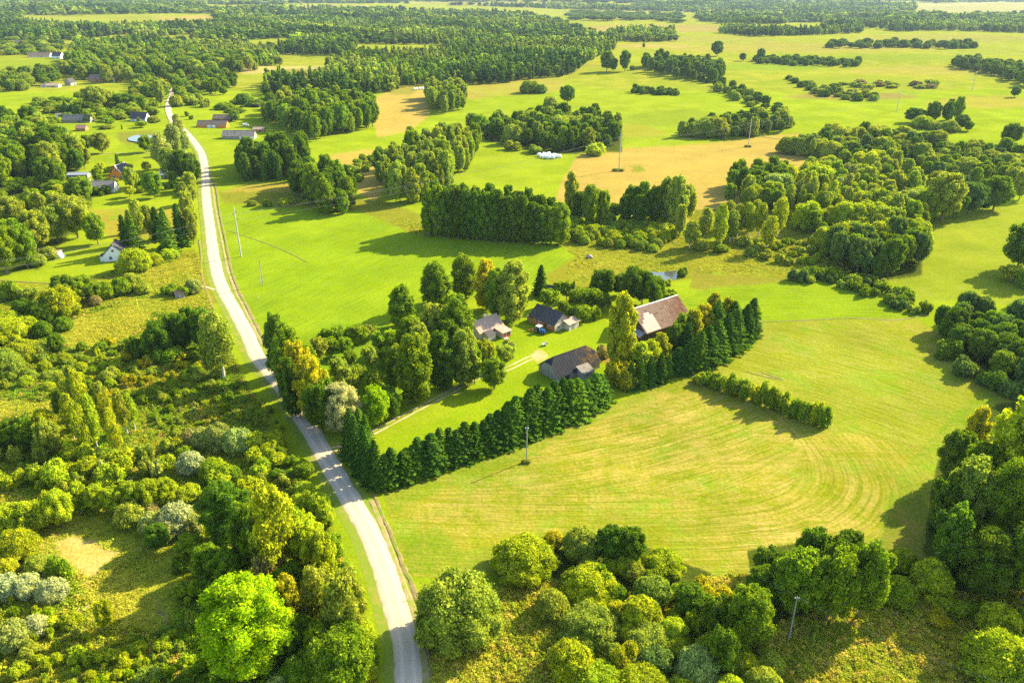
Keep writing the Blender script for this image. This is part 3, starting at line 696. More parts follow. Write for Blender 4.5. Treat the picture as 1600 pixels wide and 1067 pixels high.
    b2 = N(nt, 'ShaderNodeBump'); b2.inputs['Distance'].default_value = .35
    nt.links.new(math_(nt, 'MULTIPLY', sx_.outputs[2], .8), b2.inputs['Strength']); nt.links.new(r2, b2.inputs['Height']); nt.links.new(b1.outputs[0], b2.inputs['Normal'])
    nt.links.new(b2.outputs[0], bs.inputs['Normal']); return m
gm = np_mesh('ground', np.stack([gx, gy, gz], 1), F, ground_mat(), smooth=True)
for nm, arr in (('cover', cA), ('cover_b', cB), ('cover_c', cC)):
    a = gm.attributes.new(nm, 'FLOAT_COLOR', 'POINT'); a.data.foreach_set('color', np.concatenate([arr, np.ones((nv,1))], 1).astype(np.float32).ravel())
a = gm.attributes.new('rows', 'FLOAT_VECTOR', 'POINT'); a.data.foreach_set('vector', mow.astype(np.float32).ravel())
a = gm.attributes.new('rough', 'FLOAT', 'POINT'); a.data.foreach_set('value', rough.astype(np.float32))
tag(link(bpy.data.objects.new('ground', gm)), 'rolling farmland of green meadows, mown straw field and golden stubble', None, None, 'structure')

# ------------------------------------------------------------------ road, tracks, ditches
def ribbon(name, px, widths, m, lift, label, kind='structure', steps=6, crown=.0, edge=.0):
    pts = [P(*p) for p in px]; n = len(pts); out = []; ws = []
    if not hasattr(widths, '__len__'): widths = [widths]*n
    for i in range(n-1):
        p0, p1, p2, p3 = pts[max(i-1,0)], pts[i], pts[i+1], pts[min(i+2,n-1)]
        st = max(steps, int((p2-p1).length/2.5))
        for k in range(st):
            t = k/st; out.append(.5*((2*p1)+(p2-p0)*t+(2*p0-5*p1+4*p2-p3)*t*t+(3*p1-p0-3*p2+p3)*t**3)); ws.append(widths[i]*(1-t)+widths[i+1]*t)
    out.append(pts[-1]); ws.append(widths[-1])
    V = []; K = 7
    for i, p in enumerate(out):
        d = out[min(i+1,len(out)-1)]-out[max(i-1,0)]; nrm = Vector((d.y, -d.x, 0)).normalized()
        far_ = max(0, (p.length-250)/250)*.10
        for k in range(K):
            u = (k/(K-1)-.5)*2; e = edge*R.uniform(-1, 1) if k in (0, K-1) else 0
            q = p+nrm*(ws[i]/2*u+e); z = float(ground_h(q.x, q.y))+lift+far_+crown*(1-u*u)
            if k in (0, K-1): z -= min(lift*.8, .1)
            V.append((q.x, q.y, z))
    V = np.array(V); ii = np.arange(len(out)-1)[:,None]*K+np.arange(K-1)[None,:]
    Fq = np.stack([ii, ii+1, ii+K+1, ii+K], -1).reshape(-1,4)
    me = np_mesh(name, V, Fq, m, True)
    uv = np.zeros((len(V),3), np.float32); uv[:,0] = np.tile(np.linspace(-1,1,K), len(out)); uv[:,1] = np.repeat(np.arange(len(out)), K)
    a = me.attributes.new('across', 'FLOAT_VECTOR', 'POINT'); a.data.foreach_set('vector', uv.ravel())
    if (np.cross(V[1]-V[0], V[K]-V[0])[2]) < 0: me.flip_normals()
    o = link(bpy.data.objects.new(name, me)); tag(o, label, None, None, kind); return o
def road_mat():
    m, nt, bs = mat('gravel', (.5,.45,.38), .95, 0, .1)
    geo = N(nt, 'ShaderNodeNewGeometry'); at = N(nt, 'ShaderNodeAttribute', attribute_name='across'); s = N(nt, 'ShaderNodeSeparateXYZ'); nt.links.new(at.outputs['Vector'], s.inputs[0])
    n1 = noise(nt, geo.outputs['Position'], .5, 4, .6); n2 = noise(nt, geo.outputs['Position'], 4, 2, .7)
    w = N(nt, 'ShaderNodeMath', operation='ABSOLUTE'); nt.links.new(s.outputs[0], w.inputs[0])
    tr = math_(nt, 'ABSOLUTE', math_(nt, 'SUBTRACT', w.outputs[0], .42)); lane = mrange(nt, tr, .05, .22, 1, 0)
    c = mixc(nt, mrange(nt, n1, .3, .7), (.46,.385,.275), (.39,.325,.235)); c = mixc(nt, math_(nt, 'MULTIPLY', lane, .7), c, (.53,.45,.335))
    c = mixc(nt, mrange(nt, n2, .55, .8, 0, .4), c, (.3,.26,.2))
    ed = math_(nt, 'MULTIPLY', mrange(nt, math_(nt, 'ADD', w.outputs[0], math_(nt, 'MULTIPLY', n1, .25)), .98, 1.1), .8); c = mixc(nt, ed, c, (.25,.24,.09))
    nt.links.new(c, bs.inputs['Base Color']); return m
def dirt_mat(name, a, b, g):
    m, nt, bs = mat(name, a, .95, 0, .1); geo = N(nt, 'ShaderNodeNewGeometry')
    n1 = noise(nt, geo.outputs['Position'], .6, 4, .65); n2 = noise(nt, geo.outputs['Position'], .25, 3, .6)
    c = mixc(nt, mrange(nt, n1, .35, .65), a, b); c = mixc(nt, mrange(nt, n2, .5, .6), c, g); nt.links.new(c, bs.inputs['Base Color']); return m
M['gravel'] = road_mat(); M['verge'] = dirt_mat('verge', (.17,.21,.02), (.14,.20,.015), (.21,.21,.035)); M['dirt'] = dirt_mat('dirt', (.30,.23,.11), (.24,.21,.07), (.19,.22,.03))
M['ditch'] = dirt_mat('ditch', (.16,.12,.05), (.24,.19,.08), (.13,.17,.02)); M['rut'] = dirt_mat('rut', (.42,.33,.20), (.34,.28,.15), (.27,.26,.08))
road_px = ROAD_PX
ribbon('road_verge', road_px[:24], 8.6, M['verge'], .05, 'grassy verge either side of the gravel road')
ribbon('gravel_road', road_px, [5.0]*24+[5.6]*7, M['gravel'], .16, 'pale gravel road curving up through the farmland', crown=.08, edge=.18)
rd = [(682,1100),(672,1040),(668,1010),(659,965),(645,915),(630,885),(617,850),(602,815),(588,782),(575,750)]
ribbon('ditch', rd, 1.0, M['ditch'], .11, 'dark ditch between the gravel road and the mown field', edge=.3)
ribbon('dirt_strip', [(676,1100),(664,1040),(655,990),(641,940),(622,890),(607,850),(594,815),(580,782)], 1.5, M['dirt'], .09, 'bare earth strip beside the road ditch', edge=.3)
rd = [(318,262),(331,279),(337,292),(342,325),(347,352),(354,385),(361,420),(372,452),(386,480),(402,512),(416,540)]
ribbon('ditch', rd, 1.1, M['ditch'], .11, 'dark ditch beside the green field right of the road', edge=.3)
ribbon('dirt_strip', [(p[0]-6, p[1]) for p in rd[1:]], 1.2, M['dirt'], .09, 'brown bare strip between the road and the green field', edge=.3)
ribbon('ditch', [(311,375),(313.6,397),(316,434),(324,458),(334,485),(345,510)], .9, M['ditch'], .11, 'short ditch left of the road by the spruces', edge=.25)
ribbon('ditch', [(-20,436),(40,441),(90,444)], .8, M['ditch'], .11, 'field drain below the cottage lawn', edge=.2)
dv = [(503,703),(530,700),(556,690),(582,676),(600,667),(650,640),(700,614),(740,592),(790,577),(822,562),(845,553)]
for k_, dx_ in ((0, -1), (1, 1)):
    ribbon('wheel_track', [(p[0]+dx_*1.2, p[1]+dx_*2.6) for p in dv], .75, M['rut'], .08, ('upper' if k_ == 0 else 'lower')+' wheel rut of the driveway to the farmyard', edge=.12)
ribbon('wheel_track', [(1180,503),(1250,501),(1330,497),(1400,500),(1450,492)], .7, M['ditch'], .08, 'dark tractor rut along the top edge of the mown field', edge=.2)
ribbon('wheel_track', [(1165,580),(1195,588),(1225,594),(1190,582)], .6, M['ditch'], .08, 'short dark rut above the field hedge', edge=.2)
ribbon('wheel_track', [(1180,212),(1230,218),(1300,210),(1390,205)], 1.2, M['rut'], .15, 'faint farm track beyond the golden field', edge=.2)
ribbon('wheel_track', [(355,360),(400,375),(440,390),(480,410)], .5, M['ditch'], .07, 'faint tractor line across the green field', edge=.1)
ribbon('wheel_track', [(130,241),(200,240),(243,241)], 1.0, M['rut'], .1, 'sandy path crossing the lawn below the village pond', edge=.1)
ribbon('wheel_track', [(313,447),(326,450),(336,453)], 1.6, M['rut'], .1, 'short gravel turning left off the road', edge=.2)

# ponds
def water_mat():
    m, nt, bs = mat('water', (.05,.06,.05), .06, 0, .5); geo = N(nt, 'ShaderNodeNewGeometry')
    b = N(nt, 'ShaderNodeBump'); b.inputs['Strength'].default_value = .08; b.inputs['Distance'].default_value = .1
    nt.links.new(noise(nt, geo.outputs['Position'], .8, 2), b.inputs['Height']); nt.links.new(b.outputs[0], bs.inputs['Normal']); return m
M['water'] = water_mat()
for nm, lab in (('farm', 'small pond behind the big barn'), ('village', 'round pond in the lawn left of the road')):
    pts = [P(*p) for p in pond_px[nm]]; z = max(p.z for p in pts)+.12; n = len(pts); sm = []
    for i in range(n):
        p0, p1, p2, p3 = (pts[(i+j) % n] for j in (-1, 0, 1, 2))
        for k in range(5): t = k/5; q = .5*((2*p1)+(p2-p0)*t+(2*p0-5*p1+4*p2-p3)*t*t+(3*p1-p0-3*p2+p3)*t**3); sm.append((q.x, q.y, z))
    me = bpy.data.meshes.new('pond'); me.from_pydata(sm, [], [tuple(range(len(sm)))]); me.materials.append(M['water']); me.update()
    if me.polygons[0].normal.z < 0: me.flip_normals()
    tag(link(bpy.data.objects.new('pond', me)), lab, None, None, 'structure')

# ------------------------------------------------------------------ haze
hz = MB().box(-14000, 14000, -200, 13500, -60, 118).build('haze', mat('haze_unused')[0])
hm = bpy.data.materials.new('haze'); hm.use_nodes = True; hn = hm.node_tree
for n in list(hn.nodes): hn.nodes.remove(n)
ho = hn.nodes.new('ShaderNodeOutputMaterial'); pv = hn.nodes.new('ShaderNodeVolumePrincipled'); hn.links.new(pv.outputs[0], ho.inputs['Volume'])
pv.inputs['Density'].default_value = .000032; pv.inputs['Color'].default_value = (.58,.78,1,1); pv.inputs['Anisotropy'].default_value = .2
hz.data.materials.clear(); hz.data.materials.append(hm); tag(hz, 'thin pale haze over the whole countryside', None, None, 'stuff')
# ------------------------------------------------------------------ plants one can tell apart
# --- lower right: willow bushes and weeds beside the mown field
T('the thicket below the mown field', '''W 718 1040 900 140 olv
W 820 925 848 105 yl
W 865 862 832 34 org
W 908 888 824 62 olv
D 950 880 822 50 dk
D 985 882 826 50 dk
W 918 900 872 32 olv
W 922 960 893 92 yl
W 862 978 912 56 olv
W 980 905 868 46 yl
W 1035 915 868 70 yl
W 1018 962 903 60 olv
W 1000 1000 938 66 yl
b 963 975 940 28 org
W 920 1025 948 95 olv
W 1050 1020 957 52 yl
W 1015 1042 980 80 olv
W 890 1078 992 72 yl
b 973 1050 1004 46 gold
W 1022 1070 1014 66 bl
W 1087 1085 1017 72 pale
b 1105 1025 983 45 yl
b 1085 990 952 36 yl
D 1160 1015 922 76 md
W 1165 1065 1002 44 yl
W 1200 1065 990 46 olv
D 1078 965 915 60 dk
W 935 1110 1042 84 yl
W 1000 1118 1050 90 yl
W 1070 1120 1064 70 yl
W 1140 1118 1062 70 yl
D 1120 1000 935 60 dk
D 1128 1055 985 56 dk
W 1190 1105 1045 60 olv
b 940 925 885 40 md
b 1100 935 905 44 gold
b 1125 950 918 40 gold''')
Fill('the low domes between the willows', [(870,900),(960,890),(1060,900),(1110,950),(1190,990),(1200,1090),(890,1090),(870,980)], 5.2, [('W','yl',5),('W','olv',3),('W','md',3)], (2.4,3.8), 71)
T('the copse behind the near pole', '''D 1200 905 855 56 dk
D 1190 945 885 60 dk
D 1262 905 828 56 dk
D 1315 915 833 60 dk
D 1238 962 860 78 md
D 1290 972 862 78 md
D 1340 965 850 66 md
W 1398 958 892 58 md
W 1452 940 864 64 yl
W 1407 900 862 46 yl
D 1300 940 850 60 dk
D 1220 940 865 50 dk''')
T('the bottom right corner', '''W 1552 1088 995 104 yl
W 1556 1008 950 66 yl
b 1490 968 932 50 yl
b 1462 950 928 40 yl
b 1524 968 935 44 md
W 1612 1050 980 60 md
b 1600 985 950 40 md
b 1470 985 955 40 gold''')
T('the dark right-edge wood', '''D 1485 760 672 58 dk
L 1508 735 632 38 gold
L 1570 800 622 92 yl
D 1470 845 740 60 dk
D 1500 850 718 76 olv
D 1548 865 720 84 md
D 1600 870 715 80 md
D 1640 800 650 90 md
D 1470 900 790 60 dk
D 1530 930 825 96 dk
D 1595 940 800 84 dk
W 1500 905 850 60 dk
D 1640 930 800 90 dk
D 1560 780 700 70 dk
D 1520 790 690 60 dk
b 1465 830 790 40 dk''')
Fill('the shadowy belt at right', [(1462,520),(1500,560),(1560,600),(1620,625),(1700,640),(1680,545),(1600,520),(1540,500),(1480,497)], 7.0, [('D','dk',5),('D','bl',3),('D','md',1)], (8,12), 3, (.7,.95))
T('the fringe of the shadowy belt', 'b 1475 560 530 40 dk\nb 1510 590 560 40 bl\nb 1545 605 575 44 dk\nb 1590 625 590 50 bl\nW 1585 585 545 50 md')
T('the upper right-edge bush group', 'D 1588 422 348 58 dk\nD 1625 430 345 60 dk\nA 1580 440 415 40 yl\nb 1610 450 425 40 md\nD 1640 470 400 60 md')
# --- the clipped hedge in the mown field
hx = [(1092,598),(1106,602),(1120,605),(1134,610),(1148,616),(1163,620),(1178,625),(1192,632),(1206,638),(1222,643),(1238,650),(1254,655),(1270,660),(1284,665)]
T('the hedge inside the mown field', '\n'.join('b %d %d %d %d %s' % (x, y+2, y-[16,18,22,24,28,27,26,34,36,28,27,30,32,30][i], 24, 'md' if i % 3 else 'yl') for i, (x, y) in enumerate(hx)))
# --- spruce rows
def lerp_row(pts, n):
    d = [0]
    for a, b in zip(pts[:-1], pts[1:]): d.append(d[-1]+math.hypot(b[0]-a[0], b[1]-a[1]))
    out = []
    for i in range(n):
        s = d[-1]*i/(n-1)
        for j in range(len(d)-1):
            if s <= d[j+1]+1e-6: break
        t = (s-d[j])/(d[j+1]-d[j]); out.append([pts[j][k]*(1-t)+pts[j+1][k]*t for k in range(3)])
    return out
rowp = [(603,756,690),(640,745,676),(680,730,662),(720,716,652),(760,702,642),(800,688,606),(850,667,590),(900,648,578),(938,628,568)]
T('the long row below the driveway', '\n'.join('S %.0f %.0f %.0f %.0f %s' % (x+R.uniform(-5,5), yb, yt+R.uniform(-7,8), R.uniform(44,60), 'spr' if R.random() < .55 else 'spl') for x, yb, yt in lerp_row([(a_, b_, c_+14) for a_, b_, c_ in rowp], 32)))
T('the road-side spruce corner', '''S 548 712 638 38 spr
S 560 728 650 38 spr
S 570 742 665 38 spr
S 582 756 678 38 spr
S 592 762 690 36 spr
S 566 700 635 34 spl
S 577 722 650 34 spl''')
T('the group under the golden tree', '''S 984 608 565 26 spr
S 1000 605 560 28 spl
S 1015 602 556 26 spr
S 1030 597 550 28 spr
S 1043 588 552 22 spl
L 1032 570 520 32 gold
L 1000 590 535 38 yl
B 1018 580 530 30 yl
b 975 610 585 26 gold''')
T('the stand beside the big barn', '''S 1058 582 540 40 spr
S 1072 580 532 40 spr
S 1088 575 515 46 spl
S 1104 570 508 49 spr
S 1118 562 500 49 spl
S 1133 552 490 49 spr
S 1146 543 482 49 spl
S 1158 534 474 46 spr
S 1168 526 464 46 spr
L 1062 545 490 32 md
L 1080 540 482 34 gold
L 1098 525 474 34 gold
L 1112 500 456 24 gold
L 1133 510 464 28 gold
S 1118 525 470 40 spl
S 1146 515 470 40 spl
D 1050 555 505 30 dk
S 1072 560 505 37 spr''')
T('the roadside avenue by the orchard', '''L 437 590 492 44 dk
L 454 610 512 50 md
L 447 560 505 40 dk
L 470 630 533 52 gold
L 492 652 556 56 gold
L 480 600 540 44 md
D 505 678 600 50 dk
L 462 650 560 40 dk
D 536 676 598 70 slv
D 590 668 604 46 brt
D 612 655 610 40 dk
D 508 655 590 44 md
b 600 640 600 40 md''')
T('the group round the pink-roofed farmhouse', '''L 630 512 447 46 md
L 681 480 411 48 md
L 727 466 398 44 md
L 762 484 407 42 gold
L 800 502 409 58 olv
L 778 495 420 40 md
L 716 545 462 54 md
L 675 545 474 46 olv
L 640 560 495 50 md
L 655 575 505 44 olv
L 650 630 525 60 md
L 693 608 520 52 dk
L 723 602 516 48 olv
D 742 600 540 30 md
D 773 608 560 42 md
L 622 600 540 40 md
D 700 560 500 46 dk
b 760 560 530 30 yl
b 795 545 530 22 pale
A 790 572 540 34 olv''')
T('the clump between the two barns', 'L 965 585 460 46 yl\nb 968 605 560 46 gold\nb 940 560 540 26 red\nb 958 600 572 34 yl')
T('the trees between barn and pond', '''D 942 465 421 42 dk
D 968 462 428 30 dk
D 985 475 418 40 dk
D 1003 476 425 36 dk
D 1022 480 432 40 md
b 1048 470 452 26 md
b 930 452 438 22 olv
b 1066 432 418 18 md
b 1043 446 436 14 yl''')
T('the farm orchard above the yard', '''A 858 482 452 36 md
A 912 503 478 34 md
A 885 470 440 26 md
A 905 480 450 34 md
A 925 482 452 36 md
A 940 486 458 30 dk
S 895 470 438 14 spl
A 872 462 440 22 md
S 843 462 413 28 spr
A 880 492 470 20 md
b 930 500 484 16 md
b 897 492 476 18 md''')
T('the old orchard near the road', '''A 500 568 528 32 olv
A 518 558 526 28 md
A 540 557 528 32 md
A 530 542 510 34 md
A 558 540 508 36 md
A 578 532 507 32 olv
A 592 557 518 24 md
A 612 550 515 32 brt
A 627 538 515 26 md
A 580 580 542 28 olv
A 605 574 543 28 md
A 545 615 572 38 olv
A 588 612 578 34 md
A 560 600 570 30 md
A 620 590 560 30 dk
A 596 632 600 34 olv
A 530 600 560 30 olv
A 510 540 514 26 md
A 548 575 548 26 md''')
# --- left: bushes, birches and thickets in the rough land
T('the bushes below the white cottage', '''W 212 430 392 52 yl
W 240 418 397 30 yl
W 265 408 394 30 yl
W 190 430 419 22 yl
W 200 428 405 24 yl
D 106 480 430 44 dk
D 130 472 430 42 md
D 148 470 440 34 md
W 168 470 438 34 md
W 190 465 434 34 md
W 208 458 430 36 olv
W 225 462 445 24 olv
W 70 508 462 44 dk
W 95 502 452 60 yl
W 40 500 470 40 dk
W 12 520 490 50 yl
W 150 480 462 20 red
b 265 462 446 26 md
W 303 462 430 28 pale
b 290 463 446 18 md
b 10 470 440 40 md
b 45 470 448 36 olv''')
T('the clump left of road bend', '''D 254 560 502 48 dk
D 275 548 490 36 md
D 240 560 520 32 md
D 305 540 478 34 md
D 325 548 482 46 dk
D 290 550 490 36 dk
B 350 592 488 54 olv
B 330 588 520 30 olv
D 345 560 500 40 dk
b 265 570 540 44 md
b 215 560 525 30 dk''')
T('the round bushes at left edge', '''W 15 545 500 62 yl
W 42 520 496 36 yl
W 68 530 502 30 dk
W 100 520 497 28 md
D 92 555 520 28 dk
W 40 575 535 55 yl
W 10 600 545 60 olv
W 60 570 538 40 olv''')
B_ = 'the birch grove'
T(B_, '''B 112 640 576 28 olv
B 128 655 571 30 olv
B 142 668 578 28 yl
B 118 690 616 25 yl
B 140 712 626 30 yl
B 155 705 616 28 yl
B 176 690 611 25 gold
B 200 678 606 25 yl
B 212 672 612 22 yl
B 165 660 596 25 olv
B 186 715 641 25 yl
B 95 655 606 23 dk
X 148 705 628 16 pale
X 205 680 600 16 pale
X 212 670 590 14 pale
D 25 702 652 48 dk
D 50 700 648 44 md
D 75 690 640 40 yl
D 80 710 655 40 olv''')
Fill('the scrub left of birch grove', [(-60,600),(100,618),(110,560),(60,540),(-60,560)], 6.0, [('W','yl',4),('W','olv',3),('s','olv',2),('b','md',2)], (1.8,3.8), 11)
Fill('the scrub above the birch grove', [(100,610),(210,640),(340,610),(340,560),(240,550),(180,530),(130,540),(110,560)], 4.9, [('W','yl',4),('W','md',2),('b','olv',3),('s','yl',3),('b','gold',2),('b','md',2)], (1.5,3.6), 12)
Fill('the low scrub beside the road', [(230,665),(330,705),(420,700),(450,690),(420,640),(385,605),(330,600),(240,620)], 3.9, [('b','olv',3),('b','yl',3),('s','pale',2),('b','md',3),('s','olv',2)], (1.2,2.6), 13)
T('the pale bushes beside the road', '''W 345 712 660 52 pale
W 375 718 668 50 pale
W 402 715 670 40 yl
W 430 712 676 38 yl
W 318 708 668 42 pale
b 300 700 670 30 red
W 290 725 700 30 md
W 300 748 708 44 slv
W 335 758 714 44 yl''')
Fill('the long thicket below the birches', [(-60,775),(90,775),(140,765),(230,752),(280,735),(280,702),(220,715),(120,712),(90,704),(-60,704)], 5.2, [('s','olv',3),('B','olv',2),('D','olv',2),('s','pale',2),('b','yl',2),('D','md',1)], (3.2,6.0), 14, (.55,.75))
T('the row above the bare patch', '''D 128 795 752 34 yl
D 155 800 756 38 yl
D 180 802 759 38 yl
D 210 800 752 44 yl
D 238 798 749 40 yl
D 262 790 746 36 yl
D 140 800 774 30 md
D 22 838 786 56 yl
D 60 832 779 50 yl
D 98 825 766 46 yl
D 84 815 764 30 yl
D 35 850 814 44 md
D -10 830 784 50 md''')
T('the silvery willow clump', '''W 205 832 789 48 olv
W 240 842 792 44 pale
W 278 845 759 60 slv
W 262 852 804 44 slv
W 300 842 804 40 pale
W 232 815 782 36 red
D 250 860 819 40 dk
W 295 790 759 44 yl''')
Fill('the thicket opposite the driveway', [(300,790),(520,830),(500,770),(470,722),(440,705),(380,722),(330,745)], 4.8, [('W','md',3),('b','yl',3),('W','yl',2),('D','md',2),('s','olv',2)], (2.4,4.6), 15, (.7,.9))
T('the tall lower left thicket', '''D 360 850 756 84 dk
B 434 920 774 74 yl
D 400 900 794 60 dk
D 480 900 809 66 yl
D 508 930 834 56 yl
D 540 1010 902 72 olv
B 500 985 894 50 olv
D 460 950 884 60 dk
b 424 935 862 44 red
D 330 905 852 50 md
D 362 920 859 60 md
D 300 870 834 48 md
D 400 1062 910 150 brt
L 452 1000 906 60 gold
W 532 1098 979 120 md
W 480 1100 1024 80 md
W 562 1020 974 50 yl
D 470 1030 964 60 dk
b 300 940 905 40 md
D 505 1040 974 50 md
W 440 1110 1059 60 pale
W 568 1075 1024 44 yl
D 520 880 834 44 md''')
T('the silver clump at lower left', '''W 30 885 832 66 yl
b 95 905 868 36 md
W 15 905 870 34 gold
W 15 945 890 50 slv
W 45 940 893 44 slv
W 85 948 890 46 slv
W 60 1000 955 40 slv
W 25 1025 972 56 pale
W 60 900 870 40 olv
D 170 985 935 30 yl
W 90 910 880 40 olv
X 266 995 925 30 pale
b 305 985 955 24 olv''')
Fill('the tangled bottom left scrub', [(-60,925),(100,960),(170,1000),(260,985),(300,1000),(310,1060),(280,1150),(-60,1150),(-100,980)], 3.3, [('s','yl',6),('s','olv',2),('b','olv',2),('b','md',1),('b','brt',2),('W','yl',1),('b','yl',3)], (1.4,3.0), 16)
Fill('the bank by the bright tree', [(260,900),(330,930),(330,1000),(300,1080),(400,1110),(560,1120),(590,1060),(560,960),(520,880),(420,860),(300,860)], 5.5, [('b','md',3),('b','dk',3),('W','md',1),('D','md',1)], (1.6,3.6), 17)
# --- left middle: trees around the cottages
T('the group beside the white cottage', '''S 203 394 335 30 spr
S 214 396 328 28 spl
B 220 380 312 26 olv
B 240 376 320 20 olv
S 250 375 323 30 spr
S 264 394 326 34 spl
S 286 384 318 32 spr
D 303 382 326 24 olv
D 296 352 300 22 olv
D 290 322 285 14 olv
B 205 365 335 16 pale''')
T('the garden near the orange house', '''D 243 310 269 32 md
D 130 318 277 42 md
D 205 298 262 20 olv
A 203 308 290 20 yl
D 214 294 268 12 yl
D 272 292 268 16 md
D 284 298 278 18 olv
D 298 300 270 22 olv
D 300 318 290 20 olv
b 160 303 292 26 dk
b 181 285 278 14 md
D 155 288 262 16 md
S 186 262 240 10 spl
D 88 302 282 30 md
D 55 296 276 26 yl
D 26 300 278 34 yl''')
T('the wood behind the white cottage', '''D 122 372 308 50 olv
D 90 378 322 46 olv
D 154 382 334 34 md
D 60 392 330 44 olv
D 28 398 342 50 md
D 12 428 355 50 md
D 44 420 352 46 md
B 68 350 300 30 olv
D 98 352 303 36 olv
D 128 345 308 34 olv
D 22 360 308 44 olv
D 55 340 296 34 md
W 78 408 388 26 olv
W 60 418 398 26 olv
D 5 345 300 40 md
D -20 400 340 60 md''')
Fill('the wood left of village pond', [(-80,215),(20,205),(60,210),(100,232),(140,258),(145,278),(90,300),(30,290),(-80,300)], 9.5, [('D','dk',4),('D','olv',3),('D','md',3),('L','olv',1)], (15,20), 21, (.6,.8))
T('the line along the village road', '''B 260 270 210 36 pale
B 276 262 196 30 pale
B 268 285 232 34 olv
D 286 284 236 36 dk
D 302 288 248 30 dk
D 300 270 240 24 dk
B 290 240 205 24 pale
B 282 218 180 20 pale
D 230 238 212 22 md
D 160 240 208 30 olv
D 138 236 212 22 md
D 252 166 128 18 olv
D 246 152 132 14 olv
D 225 176 150 12 md
W 240 178 168 16 olv
W 276 168 150 22 olv
W 285 160 138 20 md
b 300 165 150 24 olv
b 318 168 156 20 olv
D 380 168 147 22 dk
D 368 190 173 16 md
b 292 182 174 8 md
b 300 187 180 8 md
D 218 196 184 6 md''')
T('the garden above the village pond', '''D 195 168 147 36 dk
D 152 172 136 38 olv
D 165 168 140 26 olv
S 104 178 158 12 spr
S 114 178 162 12 spr
D 140 178 160 22 dk
D 125 180 165 18 dk
W 178 186 175 20 yl
W 170 192 182 14 md
b 196 180 172 14 md
b 92 172 162 14 olv
b 136 184 172 12 md
b 214 178 168 14 olv
b 225 196 190 8 md
W 160 182 170 16 olv''')
Fill('the belt behind the village', [(100,118),(150,132),(200,128),(240,130),(262,120),(330,128),(345,118),(400,112),(415,95),(330,92),(260,88),(200,86),(110,92)], 15, [('D','dk',4),('D','md',4),('D','olv',3),('L','olv',1)], (14,20), 22, (.65,.85), far_=True)
Fill('the scattered upper left trees', [(-60,150),(40,142),(100,128),(100,112),(20,118),(-60,125)], 17, [('D','dk',3),('D','md',3),('W','olv',1)], (9,15), 23, (.6,.8), far_=True)
Fill('the group beside the village road', [(330,150),(360,150),(372,130),(345,118),(315,120),(305,135)], 15, [('D','dk',4),('D','md',3)], (11,15), 24, (.7,.9))
Fill('the far left hamlet', [(-60,85),(90,88),(95,70),(60,55),(-60,58)], 30, [('D','dk',3),('W','olv',3)], (7,13), 25, (.6,.9), far_=True)
# --- copses beyond the road
Fill('the copse past the orange longhouse', [(412,192),(445,205),(490,222),(515,217),(583,205),(583,182),(520,170),(440,170)], 10.5, [('D','dk',3),('D','md',4),('L','olv',3)], (16,22), 31, (.45,.6))
Fill('the copse by the grey longhouse', [(372,278),(400,288),(478,284),(485,262),(440,255),(378,252)], 9, [('L','dk',4),('S','spl',2),('D','dk',3)], (17,22), 32, (.45,.55))
Fill('the copse above the sown field', [(455,298),(490,335),(530,342),(556,325),(556,305),(500,290),(458,285)], 8.5, [('D','dk',4),('L','md',3)], (14,19), 33, (.5,.65))
Fill('the olive copse beside golden stubble', [(588,295),(610,318),(650,325),(690,302),(745,258),(750,232),(700,230),(640,240),(625,262),(600,275)], 9.5, [('L','olv',5),('D','olv',4),('D','md',2)], (16,21), 34, (.4,.55))
Fill('the upper golden field copse', [(664,168),(700,182),(728,172),(728,152),(668,152)], 10, [('D','olv',4),('L','olv',3),('D','md',2)], (16,21), 35, (.4,.55))
Fill('the bushy hedge above sown field', [(385,322),(470,312),(520,292),(560,250),(640,232),(640,240),(580,262),(555,290),(480,322),(390,328)], 8, [('W','olv',3),('W','yl',2),('b','md',3)], (2.5,5), 36)
Fill('the copse behind the white bales', [(758,215),(800,225),(860,238),(920,237),(968,232),(966,212),(930,195),(870,190),(800,198),(762,200)], 10.5, [('D','dk',4),('D','md',3),('L','olv',2),('W','olv',1)], (12,18), 37, (.5,.7))
T('the fringe of the bale copse', 'D 886 162 135 26 dk\nW 828 147 128 34 md\nW 845 147 133 20 md\nW 860 170 152 24 olv\nW 925 190 172 24 olv\nW 945 198 182 20 olv\nb 800 234 222 26 olv\nb 840 240 228 24 olv\nD 750 212 180 30 md\nD 738 205 178 24 olv\nb 930 240 228 34 yl')
T('the straight tall row', '\n'.join('L %.0f %.0f %.0f %.0f %s' % (x, yb, yt+R.uniform(-6,6), R.uniform(30,36), 'dk' if R.random() < .75 else 'md') for x, yb, yt in lerp_row([(672,368,294),(760,376,300),(830,380,312),(876,382,322)], 15)))
T('the second tall row behind', '\n'.join('L %.0f %.0f %.0f %.0f %s' % (x, yb, yt+R.uniform(-6,6), R.uniform(28,34), 'dk' if R.random() < .75 else 'md') for x, yb, yt in lerp_row([(680,358,286),(770,364,292),(860,370,306)], 12)))
T('the trees below the golden field', '''L 893 348 271 26 olv
D 905 350 300 26 dk
D 920 355 291 30 md
D 940 352 298 24 md
D 985 345 291 30 dk
L 1003 345 284 28 md
D 1020 352 292 30 dk
L 1035 350 278 32 olv
L 1052 355 276 36 olv
D 1070 350 290 28 olv
D 1000 355 305 30 dk
D 975 350 305 24 dk
D 1060 372 320 20 olv
b 955 335 318 30 dk''')
Fill('the willow mounds behind the farm', [(888,378),(920,385),(985,392),(1010,398),(1040,385),(1062,372),(1040,350),(980,342),(930,345),(895,352)], 5.8, [('W','yl',6),('W','olv',2),('W','md',2)], (3.4,5.2), 38)
